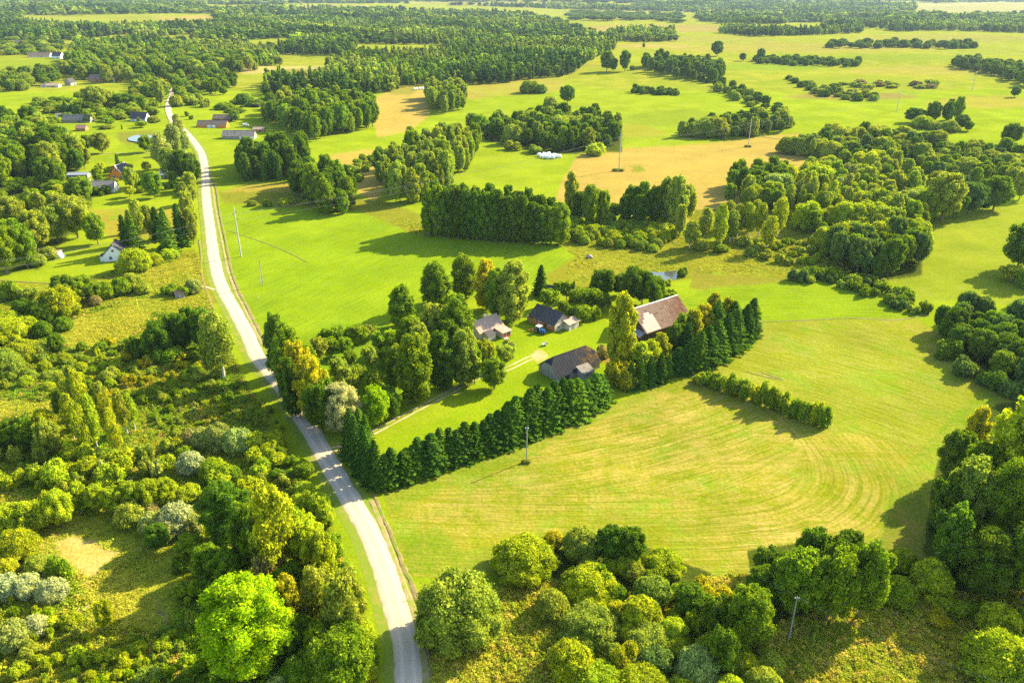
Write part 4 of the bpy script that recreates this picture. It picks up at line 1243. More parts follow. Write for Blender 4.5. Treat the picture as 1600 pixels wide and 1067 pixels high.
T('the birches above the wet meadow', '''B 1078 388 345 34 olv
B 1100 382 326 26 olv
B 1122 390 320 26 yl
B 1140 378 330 28 olv
B 1152 372 320 26 olv
B 1168 372 318 26 yl
B 1184 372 318 24 yl
B 1198 392 338 28 yl
B 1215 370 310 28 yl
B 1135 362 315 26 olv
B 1176 360 312 24 olv
b 1092 392 372 26 olv
b 1128 395 380 24 md
b 1160 385 370 26 olv
b 1175 400 384 24 olv''')
Fill('the scrub strip below the birches', [(1165,402),(1210,412),(1290,420),(1290,395),(1230,378),(1180,385)], 6, [('W','yl',3),('b','olv',3),('W','md',1)], (2,4), 39)
Fill('the dark golden field corner', [(1133,300),(1165,315),(1230,312),(1240,285),(1200,280),(1140,288)], 9, [('D','dk',4),('D','md',2),('L','dk',2)], (12,16), 40, (.5,.65))
Fill('the yellow wood with bare stems', [(1225,330),(1290,355),(1345,350),(1335,312),(1250,308)], 7.5, [('B','yl',4),('B','olv',4),('B','pale',2),('X','pale',1)], (13,18), 41)
Fill('the wide mixed belt at right', [(1135,318),(1235,338),(1290,398),(1440,395),(1440,300),(1400,262),(1340,258),(1240,280),(1150,292)], 8.5, [('B','olv',3),('D','md',3),('W','yl',3),('D','olv',3),('L','md',2),('W','pale',1)], (5,15), 61, (.45,.65))
Fill('the belt linking both hillsides', [(1240,245),(1440,262),(1600,300),(1600,262),(1440,222),(1300,215)], 11, [('D','md',3),('W','olv',3),('D','bl',2),('B','olv',2)], (5,13), 62, (.5,.75))
Fill('the village gardens', [(40,200),(120,205),(245,200),(252,160),(170,150),(60,160)], 15, [('A','md',4),('D','md',3),('W','olv',3),('S','spr',1)], (3,8), 63, (.6,.9))
Fill('the lower village gardens', [(60,300),(110,285),(165,262),(250,268),(300,290),(298,320),(240,300),(150,312),(90,325)], 10, [('A','yl',4),('D','md',3),('W','yl',3),('A','olv',2)], (3,7), 64, (.6,.9))
Fill('the far end of village road', [(205,150),(262,160),(310,158),(318,140),(262,114),(215,120)], 13, [('D','md',4),('D','dk',3),('W','olv',2)], (6,12), 65, (.6,.85))
Fill('the right hillside wood', [(1230,240),(1290,250),(1340,268),(1400,262),(1430,255),(1430,235),(1370,218),(1310,222),(1260,228)], 11, [('D','dk',3),('D','bl',4),('W','olv',3),('L','bl',2)], (8,15), 42, (.5,.75))
Fill('the wood behind the dense copse', [(1330,300),(1350,385),(1420,390),(1440,370),(1430,300),(1370,285)], 8.5, [('D','olv',4),('D','md',3),('L','olv',3)], (12,17), 43, (.45,.6))
Fill('the dense meadow-corner copse', [(1294,413),(1330,425),(1375,438),(1436,415),(1440,400),(1400,392),(1330,392),(1297,398)], 6.8, [('D','bl',5),('D','md',2),('D','dk',3)], (12,15), 44, (.5,.65))
Fill('the shrub line between right fields', [(1250,432),(1330,432),(1380,452),(1450,478),(1455,494),(1430,496),(1370,470),(1300,445),(1240,440)], 5, [('b','md',4),('W','md',2),('b','bl',2),('b','olv',2)], (2.6,5), 45)
T('the right field upper edge', '''D 1470 345 272 58 olv
D 1512 334 286 50 bl
D 1552 328 276 50 dk
D 1592 312 268 26 olv
D 1445 350 300 36 md
D 1490 340 300 36 dk
D 1578 226 194 32 dk
D 1612 250 210 34 md
D 1535 330 296 30 bl''')
Fill('the scrub below right hillside', [(1440,290),(1500,300),(1590,268),(1620,250),(1600,240),(1540,240),(1450,265)], 9.5, [('D','md',3),('W','olv',3),('D','bl',2)], (6,11), 46, (.6,.85))
T('the group on the right hillside', '''D 1428 192 170 32 dk
D 1456 192 160 24 dk
D 1478 192 160 20 dk
D 1494 190 152 18 md
L 1482 188 156 16 dk
D 1500 202 180 22 dk
W 1440 202 190 36 yl
W 1482 208 190 30 olv
W 1460 204 194 24 olv
D 1512 205 190 16 dk
D 1585 152 136 14 dk''')
Fill('the copse under the power line', [(1062,214),(1100,220),(1140,218),(1180,215),(1232,207),(1228,195),(1150,192),(1070,206)], 9.5, [('D','dk',3),('D','bl',3),('L','olv',2),('W','olv',2)], (8,15), 47, (.5,.7))
Fill('the hedge up the far slope', [(1100,128),(1130,150),(1180,170),(1230,190),(1240,182),(1200,162),(1150,142),(1115,122)], 14, [('D','dk',3),('W','olv',2)], (5,10), 48, (.6,.8))
Fill('the long far meadow copse', [(1003,110),(1050,122),(1110,132),(1132,128),(1122,108),(1060,100),(1008,102)], 15, [('D','dk',4),('D','bl',3),('L','dk',2)], (14,20), 49, (.5,.65))
T('the far meadow pair', 'D 948 112 82 24 dk\nD 976 112 81 20 dk\nD 958 112 92 16 bl\nD 1120 88 66 20 dk\nb 988 110 103 8 md\nD 1188 96 77 14 dk\nD 1160 96 84 12 dk\nb 1006 74 68 5 dk')
Fill('the thin far meadow hedge', [(988,148),(1066,150),(1066,146),(990,143)], 9, [('W','dk',3),('D','dk',1)], (5,8), 50, (.7,.9), far_=True)
Fill('the lower far right hedgerow', [(1178,100),(1250,104),(1342,106),(1342,99),(1260,94),(1180,92)], 16, [('W','dk',4),('D','dk',2)], (6,11), 51, (.7,.9))
Fill('the upper far right hedgerow', [(1295,76),(1400,76),(1522,78),(1522,72),(1400,70),(1300,70)], 24, [('D','bl',3),('W','dk',3)], (8,15), 52, (.7,.9), far_=True)
Fill('the scrubby far slope line', [(1228,122),(1290,140),(1345,145),(1370,150),(1368,160),(1330,158),(1280,150),(1240,132)], 14, [('W','olv',3),('W','dk',3)], (4,8), 53, far_=True)
Fill('the far right grove', [(1478,106),(1520,112),(1560,122),(1600,140),(1640,140),(1640,115),(1560,105),(1500,98)], 15, [('D','dk',4),('D','bl',3)], (12,17), 54, (.7,.9))
Fill('the farthest meadow trees', [(880,32),(1060,36),(1060,24),(900,20)], 85, [('D','bl',1)], (12,18), 55, (1.0,1.6), far_=True)
Fill('the scrub by the wet hollow', [(1290,140),(1480,140),(1480,132),(1300,132)], 22, [('W','red',2),('W','dk',2),('b','olv',3)], (3,7), 56)
Fill('the hedge by the village field', [(330,172),(380,178),(425,160),(425,152),(370,158)], 26, [('W','md',3),('D','md',1)], (4,8), 57)

plant_all()
# ------------------------------------------------------------------ woods too far off to count, and low growth
def in_polys(x, y, inc, exc=()):
    a, b, _ = proj(x, y, ground_h(x, y)); ok = np.zeros(x.shape, bool)
    for p in inc: ok |= pip(a, b, p)
    for p in exc: ok &= ~pip(a, b, p)
    return ok
def gridpts(x0, x1, y0, y1, s, rg, j=.4):
    X, Y = np.meshgrid(np.arange(x0, x1, s), np.arange(y0, y1, s)); X = (X+rg.uniform(-j, j, X.shape)*s).ravel(); Y = (Y+rg.uniform(-j, j, Y.shape)*s).ravel(); return X, Y
wood_in = [[(-500,46),(-500,12),(60,10),(300,8),(450,15),(610,16),(700,20),(820,22),(900,45),(962,68),(962,78),(930,92),(892,118),(860,118),(760,130),(700,132),(650,135),(600,138),(560,130),(480,122),(420,112),(400,98),(330,96),(250,86),(170,60),(90,48)],
           [(-500,64),(-500,36),(200,34),(420,40),(420,60),(100,64)],
           [(-500,22),(-500,-4),(200,2),(420,4),(440,8),(440,14),(300,22)], [(430,6),(620,6),(700,8),(880,15),(1090,20),(1110,12),(900,8),(700,2),(500,1)],
           [(1088,33),(1140,39),(1240,38),(1345,42),(1400,50),(1480,48),(1700,56),(1700,26),(1600,24),(1480,26),(1400,20),(1250,19),(1090,23)],
           [(1124,53),(1180,58),(1260,56),(1350,52),(1345,46),(1240,49),(1130,46)], [(944,64),(1000,67),(1056,65),(1052,52),(990,50),(948,54)],
           [(860,10),(1100,17),(1430,18),(1430,8),(1100,3),(880,2)], [(1440,5),(1700,3),(1700,-4),(1430,-2)], [(870,2),(1700,2),(1700,-8),(860,-8)], [(-500,6),(900,3),(900,-10),(-500,-10)],
           [(540,158),(600,148),(640,135),(620,118),(560,125),(520,140)], [(720,132),(780,132),(830,125),(880,120),(880,112),(720,118)],
           [(410,160),(560,170),(580,150),(560,130),(420,128)], [(110,96),(420,112),(420,95),(300,70),(120,66)], [(1390,40),(1600,52),(1600,42),(1400,34)]]
wood_out = [[(20,25),(240,22),(335,22),(338,39),(150,42),(60,38)], [(550,86),(560,70),(690,70),(710,88)], [(335,104),(510,103),(515,122),(380,124)], [(120,64),(200,54),(215,64),(140,76)], [(380,64),(450,60),(460,74),(390,78)], [(240,58),(300,54),(310,64),(250,68)], [(310,8),(440,8),(570,9),(570,15),(320,14)],
            [(430,85),(530,88),(540,104),(440,106)], [(1220,40),(1290,41),(1290,36),(1230,36)], [(190,74),(230,78),(260,70),(200,68)], [(620,3),(1000,6),(1000,11),(640,7)]]
rg = np.random.default_rng(77); PT = []; TN = []; SZ = []; RO = []
for (y0, y1, s, sw, sh) in ((850, 1500, 9.5, 1.05, 1.0), (1500, 2600, 15, 1.7, 1.05), (2600, 4600, 28, 3.2, 1.15), (4600, 9000, 60, 7.0, 1.3)):
    X, Y = gridpts(-.95*y1, .95*y1, y0, y1, s, rg); gap = np.sin(X/61+2)*np.cos(Y/47)+.8*np.sin(X/23+Y/31)*np.cos(Y/29)+.7*np.sin(X/140-Y/90); vill = (X < -.33*Y) & (Y < 2100); ok = in_polys(X, Y, wood_in, wood_out) & (np.abs(X) < .8*Y+100) & (gap < np.where(vill, .75, 1.45)); X, Y = X[ok], Y[ok]; n = len(X)
    cl = np.sin(X/90+1)*np.cos(Y/120)+.6*np.sin(X/37+Y/53); c = np.array([TINT['dk'], TINT['md'], TINT['olv'], TINT['bl'], TINT['spr']])
    pick = np.where(cl > .55, 2, np.where(cl > .1, 1, np.where(cl > -.5, 0, 4))); rnd = rg.random(n) < .35; pick = np.where(rnd, rg.integers(0, 5, n), pick)
    PT.append(np.stack([X, Y, ground_h(X, Y)-.2], 1)); TN.append(c[pick]*rg.uniform(.50, 1.20, (n,1))*(1.0+.25*np.sin(X/75+1)*np.cos(Y/66))[:,None]); hh = rg.uniform(.7, 1.3, n)*sh*(.95+.15*np.sin(X/60)*np.sin(Y/45))
    SZ.append(np.stack([sw*rg.uniform(.8,1.2,n), sw*rg.uniform(.8,1.2,n), hh], 1)); RO.append(rg.uniform(0, 6.28, n))
scatter('forest', 'distant mixed woods stretching to the horizon', FAR, np.concatenate(PT), np.concatenate(TN), np.concatenate(SZ), np.concatenate(RO), 1, 'forest')
print('forest', sum(map(len, PT)))
# low herbs, nettles and tall grass of the rough land
def herb(seed, n, r, h, s):
    g = np.random.default_rng(seed); a = g.uniform(0, 6.28, n); q = g.uniform(0, r, n); z = g.uniform(.1, 1, n)*h*(1-.4*q/r)
    p = np.stack([q*np.cos(a), q*np.sin(a), z], 1); v, f = quads(p, rdir(n, g, .8), s, g, 1.9, np.tile([0,0,1.0], (n,1)), .6); return np_mesh('herb', v, f, M['herb'])
HERB = [herb(300+i, 130, .95, .85, .17) for i in range(4)]; TUFT = [herb(310+i, 46, .55, .32, .17) for i in range(4)]
left_rough = [(-120,1300),(-120,440),(90,446),(150,432),(260,396),(308,392),(317,440),(345,520),(388,606),(426,668),(466,728),(515,818),(548,896),(571,975),(588,1067),(596,1200)]
weed_in = [[(680,1200),(672,1000),(700,960),(760,930),(850,905),(1200,960),(1210,1200)], [(1180,1200),(1190,990),(1280,950),(1330,930),(1380,940),(1500,925),(1700,930),(1700,1200)], [(1095,905),(1170,895),(1200,935),(1120,940)]]
rg = np.random.default_rng(78)
X, Y = gridpts(-230, 0, 60, 330, 1.15, rg, .5); ok = in_polys(X, Y, [left_rough], [[(80,846),(112,836),(150,846),(170,858),(190,862),(160,884),(140,905),(124,895),(100,872)]]); X, Y = X[ok], Y[ok]
X2, Y2 = gridpts(-25, 130, 60, 140, .95, rg, .5); ok = in_polys(X2, Y2, weed_in); X2, Y2 = X2[ok], Y2[ok]
X3, Y3 = gridpts(-60, 210, 225, 420, 1.9, rg, .5); ok = in_polys(X3, Y3, [[(860,372),(1000,350),(1140,380),(1290,410),(1330,440),(1260,435),(1080,425),(1060,440),(960,446),(900,440),(880,430),(900,400)], [(1060,330),(1240,320),(1440,395),(1300,425),(1140,395)], [(350,318),(660,345),(665,372),(560,330)]], [pond_px['farm']]); X3, Y3 = X3[ok], Y3[ok]
n1, n2, n3 = len(X), len(X2), len(X3); X = np.concatenate([X, X2, X3]); Y = np.concatenate([Y, Y2, Y3]); n = len(X)
pal = np.array([(.25,.29,.020), (.20,.27,.018), (.14,.22,.016), (.32,.32,.026), (.40,.34,.05), (.30,.22,.05), (.17,.28,.014)])
patch = np.sin(X*.11+1.2)*np.cos(Y*.09)+.5*np.sin(X*.31+Y*.22)+rg.normal(size=n)*.35
pk = np.where(patch > .8, 3, np.where(patch > .25, 0, np.where(patch > -.35, 1, np.where(patch > -.9, 2, 6)))); pk = np.where(rg.random(n) < .05, 4, pk); pk = np.where(rg.random(n) < .03, 5, pk)
pk[n1:n1+n2] = np.where(patch[n1:n1+n2] > -.2, 3, 0); pk[n1:n1+n2] = np.where(rg.random(n2) < .22, 4, pk[n1:n1+n2])
hs = np.clip(.8+.35*np.sin(X*.17)*np.sin(Y*.13+1)+rg.normal(size=n)*.25, .3, 1.7); ws = rg.uniform(.8, 1.5, n)
a_, b_, _ = proj(X, Y, 0*X); mead = pip(a_, b_, [(50,835),(110,808),(230,800),(300,850),(290,930),(250,990),(150,960),(110,900),(60,880)]) | (np.arange(n) >= n1+n2) | pip(a_, b_, [(60,520),(200,470),(330,440),(345,470),(300,490),(240,490),(200,530),(110,545)]) | pip(a_, b_, [(-100,440),(90,446),(200,430),(300,400),(318,440),(120,490),(-100,480)]) | pip(a_, b_, [(-50,618),(85,628),(80,655),(-50,670)])
hs = np.where(mead, hs*.4, hs); pk = np.where(mead, np.where(patch > 0, 3, 0), pk)
scatter('rough_grass', 'yellowing tall grass, nettles and herbs of the unmown land', HERB, np.stack([X, Y, ground_h(X, Y)-.05], 1), pal[pk]*rg.uniform(1.0, 1.4, (n,1)), np.stack([ws, ws, hs], 1), rg.uniform(0, 6.28, n), 2, 'grass')
print('herbs', n)
# ------------------------------------------------------------------ buildings and farm things
M['plank'] = wood_mat('plank', (.30,.26,.20), (.20,.17,.13)); M['dark_wood'] = wood_mat('dark_wood', (.10,.065,.045), (.06,.045,.035)); M['grey_wood'] = wood_mat('grey_wood', (.34,.32,.29), (.24,.22,.20))
M['orange_wood'] = wood_mat('orange_wood', (.50,.20,.03), (.42,.15,.02)); M['cream'] = wood_mat('cream', (.62,.54,.40), (.52,.45,.34)); M['white'] = mat('white', (.75,.74,.70), .8)[0]; M['bright_orange'] = mat('bright_orange', (.72,.24,.02), .7)[0]
M['glass'] = mat('glass', (.03,.04,.05), .1, 0, .5)[0]; M['red'] = mat('red', (.40,.07,.03), .7)[0]; M['concrete'] = mat('concrete', (.42,.40,.36), .9)[0]; M['brick'] = wood_mat('brick_wall', (.48,.22,.09), (.40,.17,.07))
M['roof_barn'] = roof_mat('roof_barn', (.25,.175,.135), (.19,.125,.095), (.13,.06,.03), .9, .85, (-2, 9)); M['roof_new'] = roof_mat('roof_new', (.54,.44,.36), (.47,.38,.32)); M['roof_dark'] = roof_mat('roof_dark', (.040,.042,.052), (.028,.029,.037), (.15,.085,.015), .6, .85, (-1, 6))
M['roof_slate'] = roof_mat('roof_slate', (.10,.092,.098), (.075,.069,.075)); M['roof_pink'] = roof_mat('roof_pink', (.46,.33,.25), (.38,.27,.21)); M['roof_grey'] = roof_mat('roof_grey', (.27,.24,.22), (.20,.18,.17), (.14,.13,.05), .4)
M['roof_blue'] = roof_mat('roof_blue', (.30,.35,.42), (.26,.30,.37), None, 0, .5); M['roof_black'] = roof_mat('roof_black', (.045,.048,.06), (.035,.037,.045), None, 0, .4); M['roof_brown'] = roof_mat('roof_brown', (.24,.19,.16), (.17,.13,.11), (.15,.11,.05), .5)
M['roof_brick'] = roof_mat('roof_brick', (.36,.20,.15), (.30,.17,.13)); M['ridge_white'] = mat('ridge_white', (.78,.74,.68), .7)[0]; M['ivy'] = mat('ivy_leaf', (.06,.11,.015), .9, 0, .1)[0]
def W2(px, py, z=0): X, Y, _ = unproj(px, py, z); return float(X), float(Y)
def house(name, label, cat, cx, cy, yaw, L, W, eave, ridge, wall, roof, gable=None, ov=.45, hip=0.0, gov=.35, ridge_mat=None, ribs=1.1, group=None):
    """gabled building, x along the ridge; returns its Empty. hip>0 cuts both ends back at the top"""
    z = min(float(ground_h(cx+dx, cy+dy)) for dx in (-L/2, 0, L/2) for dy in (-W/2, W/2))
    t = tag(empty(name, (cx, cy, z), math.radians(yaw)), label, cat, group)
    h, w = L/2, W/2; s = (ridge-eave)/w; b = MB()
    b.box(-h, h, -w, -w+.18, -.6, eave).box(-h, h, w-.18, w, -.6, eave); b.build('wall', wall, t)
    for sx_ in (-1, 1):
        x0, x1 = sorted((sx_*h, sx_*(h-.18)))
        g = MB(); g.box(x0, x1, -w+.18, w-.18, -.6, eave); g.build('end_wall', wall if gable is None else (wall if gable[1] else gable[0]), t)
        zt = ridge-.06; zc = ridge-.06-hip*s; yc = hip
        prof = [(-w+.02, eave), (w-.02, eave), (yc, zc), (-yc, zc)] if hip else [(-w+.02, eave), (w-.02, eave), (0, zt)]
        n = len(prof); g = MB(); g.add([(x0, y, z_) for y, z_ in prof]+[(x1, y, z_) for y, z_ in prof], [tuple(range(n))[::-1], tuple(range(n, 2*n))]+[(i, (i+1) % n, n+(i+1) % n, n+i) for i in range(n)])
        g.build('gable', wall if gable is None else gable[0], t)
    xe = h+gov; ye = w+ov; ze = eave-ov*s; th = .14
    for sy in (-1, 1):
        r = MB(); hx_ = hip*1.1
        def pt(x, k, up): return (x, sy*ye*k, ze+(ridge-ze)*(1-k)+up)
        top = [(-xe, 1), (xe, 1), (xe, hip/ye if hip else 0), (xe-hx_, 0), (-xe+hx_, 0), (-xe, hip/ye if hip else 0)] if hip else [(-xe, 1), (xe, 1), (xe, 0), (-xe, 0)]
        n = len(top); r.add([pt(x, k, th) for x, k in top]+[pt(x, k, 0) for x, k in top], [tuple(range(n)) if sy < 0 else tuple(range(n))[::-1], tuple(range(n, 2*n))[::-1] if sy < 0 else tuple(range(n, 2*n))]+[(i, n+i, n+(i+1) % n, (i+1) % n) for i in range(n)])
        k_ = int(2*xe/ribs) if ribs else 0
        for i in range(1, k_):
            x = -xe+i*2*xe/k_; kt = max(0, (abs(x)-(xe-hx_))/max(hx_, .01)*hip/ye) if hip else .01
            a, c = Vector(pt(x, .995, th)), Vector(pt(x, kt, th)); r.add([a+Vector((-.05,0,0)), a+Vector((.05,0,0)), c+Vector((.05,0,0)), c+Vector((-.05,0,0)), a+Vector((-.03,0,.05)), a+Vector((.03,0,.05)), c+Vector((.03,0,.05)), c+Vector((-.03,0,.05))], [(4,5,6,7),(0,4,7,3),(1,2,6,5),(0,1,5,4)])
        r.build('roof_slope', roof, t)
        if ribs:   # overlapping courses of sheets
            q = MB(); m_ = max(2, int((ridge-eave)/s/1.15))
            for i in range(1, m_):
                k0 = i/m_; xs = xe-.02
                if hip and k0 < hip/ye: continue
                a = pt(-xs, k0, th+.012); c = pt(xs, k0, th+.012); a2 = pt(-xs, k0-.02, th+.05); c2 = pt(xs, k0-.02, th+.05); q.add([a, c, c2, a2], [(0,1,2,3)])
            q.build('sheet_edges', roof, t)
    if hip:
        for sx_ in (-1, 1):
            q = MB(); yh = hip; zh = ze+(ridge-ze)*(1-hip/ye)
            q.add([(sx_*(xe+.02), -yh, zh+th), (sx_*(xe+.02), yh, zh+th), (sx_*(xe-hip*1.1), 0, ridge+th+.01)], [(0,1,2) if sx_ > 0 else (0,2,1)]); q.build('roof_hip', roof, t)
    q = MB(); xr = xe-(hip*1.1 if hip else 0)
    q.add([(-xr,-.28,ridge+th-.14*s+.03),(xr,-.28,ridge+th-.14*s+.03),(xr,0,ridge+th+.09),(-xr,0,ridge+th+.09),(xr,.28,ridge+th-.14*s+.03),(-xr,.28,ridge+th-.14*s+.03)], [(0,1,2,3),(3,2,4,5)]); q.build('ridge_cap', ridge_mat or roof, t)
    t['_dims'] = (h, w, eave, ridge); return t
def window(t, side, u, z, w=.9, h=1.1, frame=None, name='window'):
    h_, w_, ev, rd = t['_dims']; f = MB(); g = MB(); o = .05
    a, b, c, d = -w/2, w/2, z, z+h
    fr = [(a-.1,b+.1,d,d+.1),(a-.1,b+.1,c-.1,c),(a-.1,a,c,d),(b,b+.1,c,d),(-.03,.03,c,d),(a,b,c+h*.62,c+h*.62+.05)]
    def bx(m, x0, x1, z0, z1, p0, p1):
        if side in ('-y','+y'): s = -1 if side == '-y' else 1; y0, y1 = sorted((s*(w_+p0), s*(w_+p1))); m.box(u+x0, u+x1, y0, y1, z0, z1)
        else: s = -1 if side == '-x' else 1; y0, y1 = sorted((s*(h_+p0), s*(h_+p1))); m.box(y0, y1, u+x0, u+x1, z0, z1)
    for x0, x1, z0, z1 in fr: bx(f, x0, x1, z0, z1, .003, .07)
    bx(g, a, b, c, d, .002, .03)
    fo = f.build(name, frame or M['white'], t); g.build('pane', M['glass'], fo)
def door(t, side, u, w, h, m, name='door'):
    h_, w_, ev, rd = t['_dims']; g = MB(); s = -1 if side[0] == '-' else 1
    if side[1] == 'y': y0, y1 = sorted((s*(w_+.003), s*(w_+.08))); g.box(u-w/2, u+w/2, y0, y1, 0, h)
    else: y0, y1 = sorted((s*(h_+.003), s*(h_+.08))); g.box(y0, y1, u-w/2, u+w/2, 0, h)
    d = g.build(name, m, t); k = MB(); yy = s*((w_ if side[1] == 'y' else h_)+.12)
    (k.box(u+w*.3, u+w*.3+.08, yy-.04, yy+.04, h*.45, h*.5) if side[1] == 'y' else k.box(yy-.04, yy+.04, u+w*.3, u+w*.3+.08, h*.45, h*.5)).build('handle', M['dark_wood'], d)
def chimney(t, x, y, z0, z1, m, w=.55):
    b = MB(); b.box(x-w/2, x+w/2, y-w/2, y+w/2, z0, z1).box(x-w/2-.06, x+w/2+.06, y-w/2-.06, y+w/2+.06, z1, z1+.12); b.build('chimney', m, t)
def clean(t): del t['_dims']
def slab(t, name, m, a, b, c, d, th=.12):
    """sloping lean-to sheet from four corners"""
    q = MB(); P4 = [Vector(v) for v in (a, b, c, d)]; q.add([tuple(p+Vector((0,0,th))) for p in P4]+[tuple(p) for p in P4], [(0,1,2,3),(7,6,5,4),(0,4,5,1),(1,5,6,2),(2,6,7,3),(3,7,4,0)]); return q.build(name, m, t)

# big barn: brown roof with a pale patch of new sheets, white ridge, dark boards
t = house('big_barn', 'big dark barn with brown roof, pale sheet patch and white ridge', 'barn', 50.0, 249.6, 36, 22, 15.0, 2.9, 8.8, M['dark_wood'], M['roof_barn'], ridge_mat=M['ridge_white'], gov=.5, ov=.6)
h_, w_, ev, rd = t['_dims']; s_ = (rd-ev)/w_; ye = w_+.6; ze = ev-.6*s_
def onroof(x, k, up=.2): return (x, -ye*k, ze+(rd-ze)*(1-k)+up)
pb = MB()
for (xa, xb, ka, kb) in ((-11.0,-4.3,.985,.62), (-9.9,-4.3,.62,.50), (-8.7,-4.3,.50,.38), (-8.0,-5.4,.38,.28)):
    nx = int((xb-xa)/1.1); 
    for i in range(nx):
        for j in range(max(1, int((ka-kb)/.12))):
            n_ = max(1, int((ka-kb)/.12)); k0 = ka-(ka-kb)*j/n_; k1 = ka-(ka-kb)*(j+1)/n_+.004; x0 = xa+(xb-xa)*i/nx+.015; x1 = xa+(xb-xa)*(i+1)/nx-.015; u_ = .215+.01*((i+j) % 2)
            p0, p1, p2, p3 = onroof(x0, k0, u_), onroof(x1, k0, u_), onroof(x1, k1, u_-.012), onroof(x0, k1, u_-.012); dn = lambda p: (p[0], p[1], p[2]-.05)
            pb.add([p0, p1, p2, p3, dn(p0), dn(p1), dn(p2), dn(p3)], [(0,1,2,3),(0,4,5,1),(1,5,6,2),(2,6,7,3),(3,7,4,0)])
o = pb.build('new_roof_sheets', M['roof_new'], t); o['label'] = 'pale patch of newer roofing sheets'
pb = MB()
for x, k in ((-6.5,.22),(-3.2,.42),(-2.2,.40),(-2.4,.72),(0.5,.3),(3.5,.55)): 
    p0, p1 = onroof(x, k, .19), onroof(x+.9, k-.05, .19); pb.add([onroof(x,k+.03,.225), onroof(x+.9,k+.03,.225), onroof(x+.9,k-.02,.225), onroof(x,k-.02,.225)], [(0,1,2,3)])
pb.build('roof_hole_patch', M['dark_wood'], t)
door(t, '-x', -1.5, 3.2, 2.7, M['grey_wood'], 'barn_door'); door(t, '-y', 3, 2.6, 2.3, M['plank'], 'barn_door')
slab(t, 'lean_to_roof', M['grey_wood'], (-14.0,-7.4,1.6), (-11.2,-7.4,2.6), (-11.2,-1,2.6), (-14.0,-1,1.6)); q = MB(); q.box(-13.8,-13.6,-7.2,-1.2,0,1.6).box(-13.6,-11.2,-7.2,-7.0,0,1.9); q.build('lean_to_wall', M['dark_wood'], t)
for x_ in np.arange(-10.4, 10.9, 1.9): MB().box(x_, x_+.16, -w_-.06, -w_-.004, -.3, ev).build('wall_post', M['dark_wood'], t)
clean(t)
# mossy dark barn
t = house('mossy_barn', 'low dark barn with mossy black roof and grey board walls', 'barn', 18.0, 215.0, 37, 17.0, 9.6, 2.3, 6.4, M['grey_wood'], M['roof_dark'], hip=2.0, gov=.4, ov=.5)
slab(t, 'porch_roof', M['roof_grey'], (-1.5,-8.2,1.9), (3.4,-8.2,1.9), (3.4,-4.6,3.3), (-1.5,-4.6,3.3)); q = MB(); q.box(-1.3,3.2,-8.0,-7.85,0,1.9).box(-1.3,-1.15,-7.85,-4.9,0,2.4).box(3.05,3.2,-7.85,-4.9,0,2.4); q.build('porch_wall', M['grey_wood'], t)
door(t, '-y', -5, 1.6, 1.9, M['dark_wood']); slab(t, 'side_sheet', M['roof_blue'], (9.0,-2.2,1.2), (10.6,-2.2,1.0), (10.6,.2,1.0), (9.0,.2,1.2)); q = MB(); q.box(9.05,10.4,-2.0,0,0,.98); q.build('side_box', M['plank'], t)
for y_ in (-3.2,-1.6,0,1.6,3.2): MB().box(-8.56, -8.505, y_-.06, y_+.06, 0, 2.2).build('wall_batten', M['plank'], t)
clean(t)
# orange plank house with slate roof, pale gable and a lean-to
t = house('plank_farmhouse', 'orange plank farmhouse with slate roof and pale gable beside a tractor', 'farmhouse', 13.4, 250.4, -46, 12.0, 7.8, 2.9, 6.0, M['orange_wood'], M['roof_slate'], (M['grey_wood'], 0), ov=.5)
for o in t.children:
    if o.name.startswith('end_wall'): o.data.materials[0] = M['cream']
for u_ in (-3.6, -1.2): window(t, '-y', u_, 1.0)
door(t, '-y', 1.4, 1.0, 2.0, M['dark_wood']); window(t, '-y', 3.6, 1.0); window(t, '+x', -1.8, .9); window(t, '+x', 1.4, .9, .8, .9)
q = MB(); q.box(6.0,8.8,.6,5.6,0,2.3); q.build('annex_wall', M['cream'], t); slab(t, 'annex_roof', M['roof_pink'], (5.9,.2,3.2), (9.1,.2,2.3), (9.1,5.9,2.3), (5.9,5.9,3.2)); q = MB(); q.box(8.803,8.86,2.2,3.4,0,1.9); q.build('annex_door', M['grey_wood'], t)
q = MB(); q.box(-7.8,-6.0,-3.6,-.4,0,1.8); q.build('shed_wall', M['grey_wood'], t); slab(t, 'shed_roof', M['roof_grey'], (-8.0,-3.9,1.8), (-6.0,-3.9,2.4), (-6.0,-.2,2.4), (-8.0,-.2,1.8))
chimney(t, .5, .1, 5.2, 6.9, M['roof_slate'], .5); clean(t)
# pink-roofed farmhouse with veranda
t = house('pink_roofed_farmhouse', 'cream farmhouse with pinkish sheet roof, white chimney and red-doored veranda', 'farmhouse', -9.6, 243.2, 43, 10.6, 7.4, 2.8, 5.6, M['cream'], M['roof_pink'], ov=.5, ridge_mat=M['roof_pink'])
chimney(t, .6, .3, 5.1, 6.6, M['white']); window(t, '-y', -3.4, .9); window(t, '+x', 0, .9); window(t, '+x', 0, 3.4, .7, .7)
q = MB(); q.box(-3.9,-.4,-6.4,-3.7,0,1.9); q.build('annex_wall', M['cream'], t); slab(t, 'annex_roof', M['roof_slate'], (-4.1,-6.7,1.9), (-.3,-6.7,1.9), (-.3,-3.7,2.7), (-4.1,-3.7,2.7))
q = MB(); q.box(1.2,5.0,-8.2,-3.7,0,2.1); q.build('veranda_wall', M['cream'], t); slab(t, 'veranda_roof', M['roof_pink'], (.9,-8.6,2.1), (5.3,-8.6,2.1), (5.3,-3.7,2.75), (.9,-3.7,2.75)); q = MB(); q.box(1.5,2.6,-8.28,-8.203,0,1.9); q.build('veranda_door', M['red'], t)
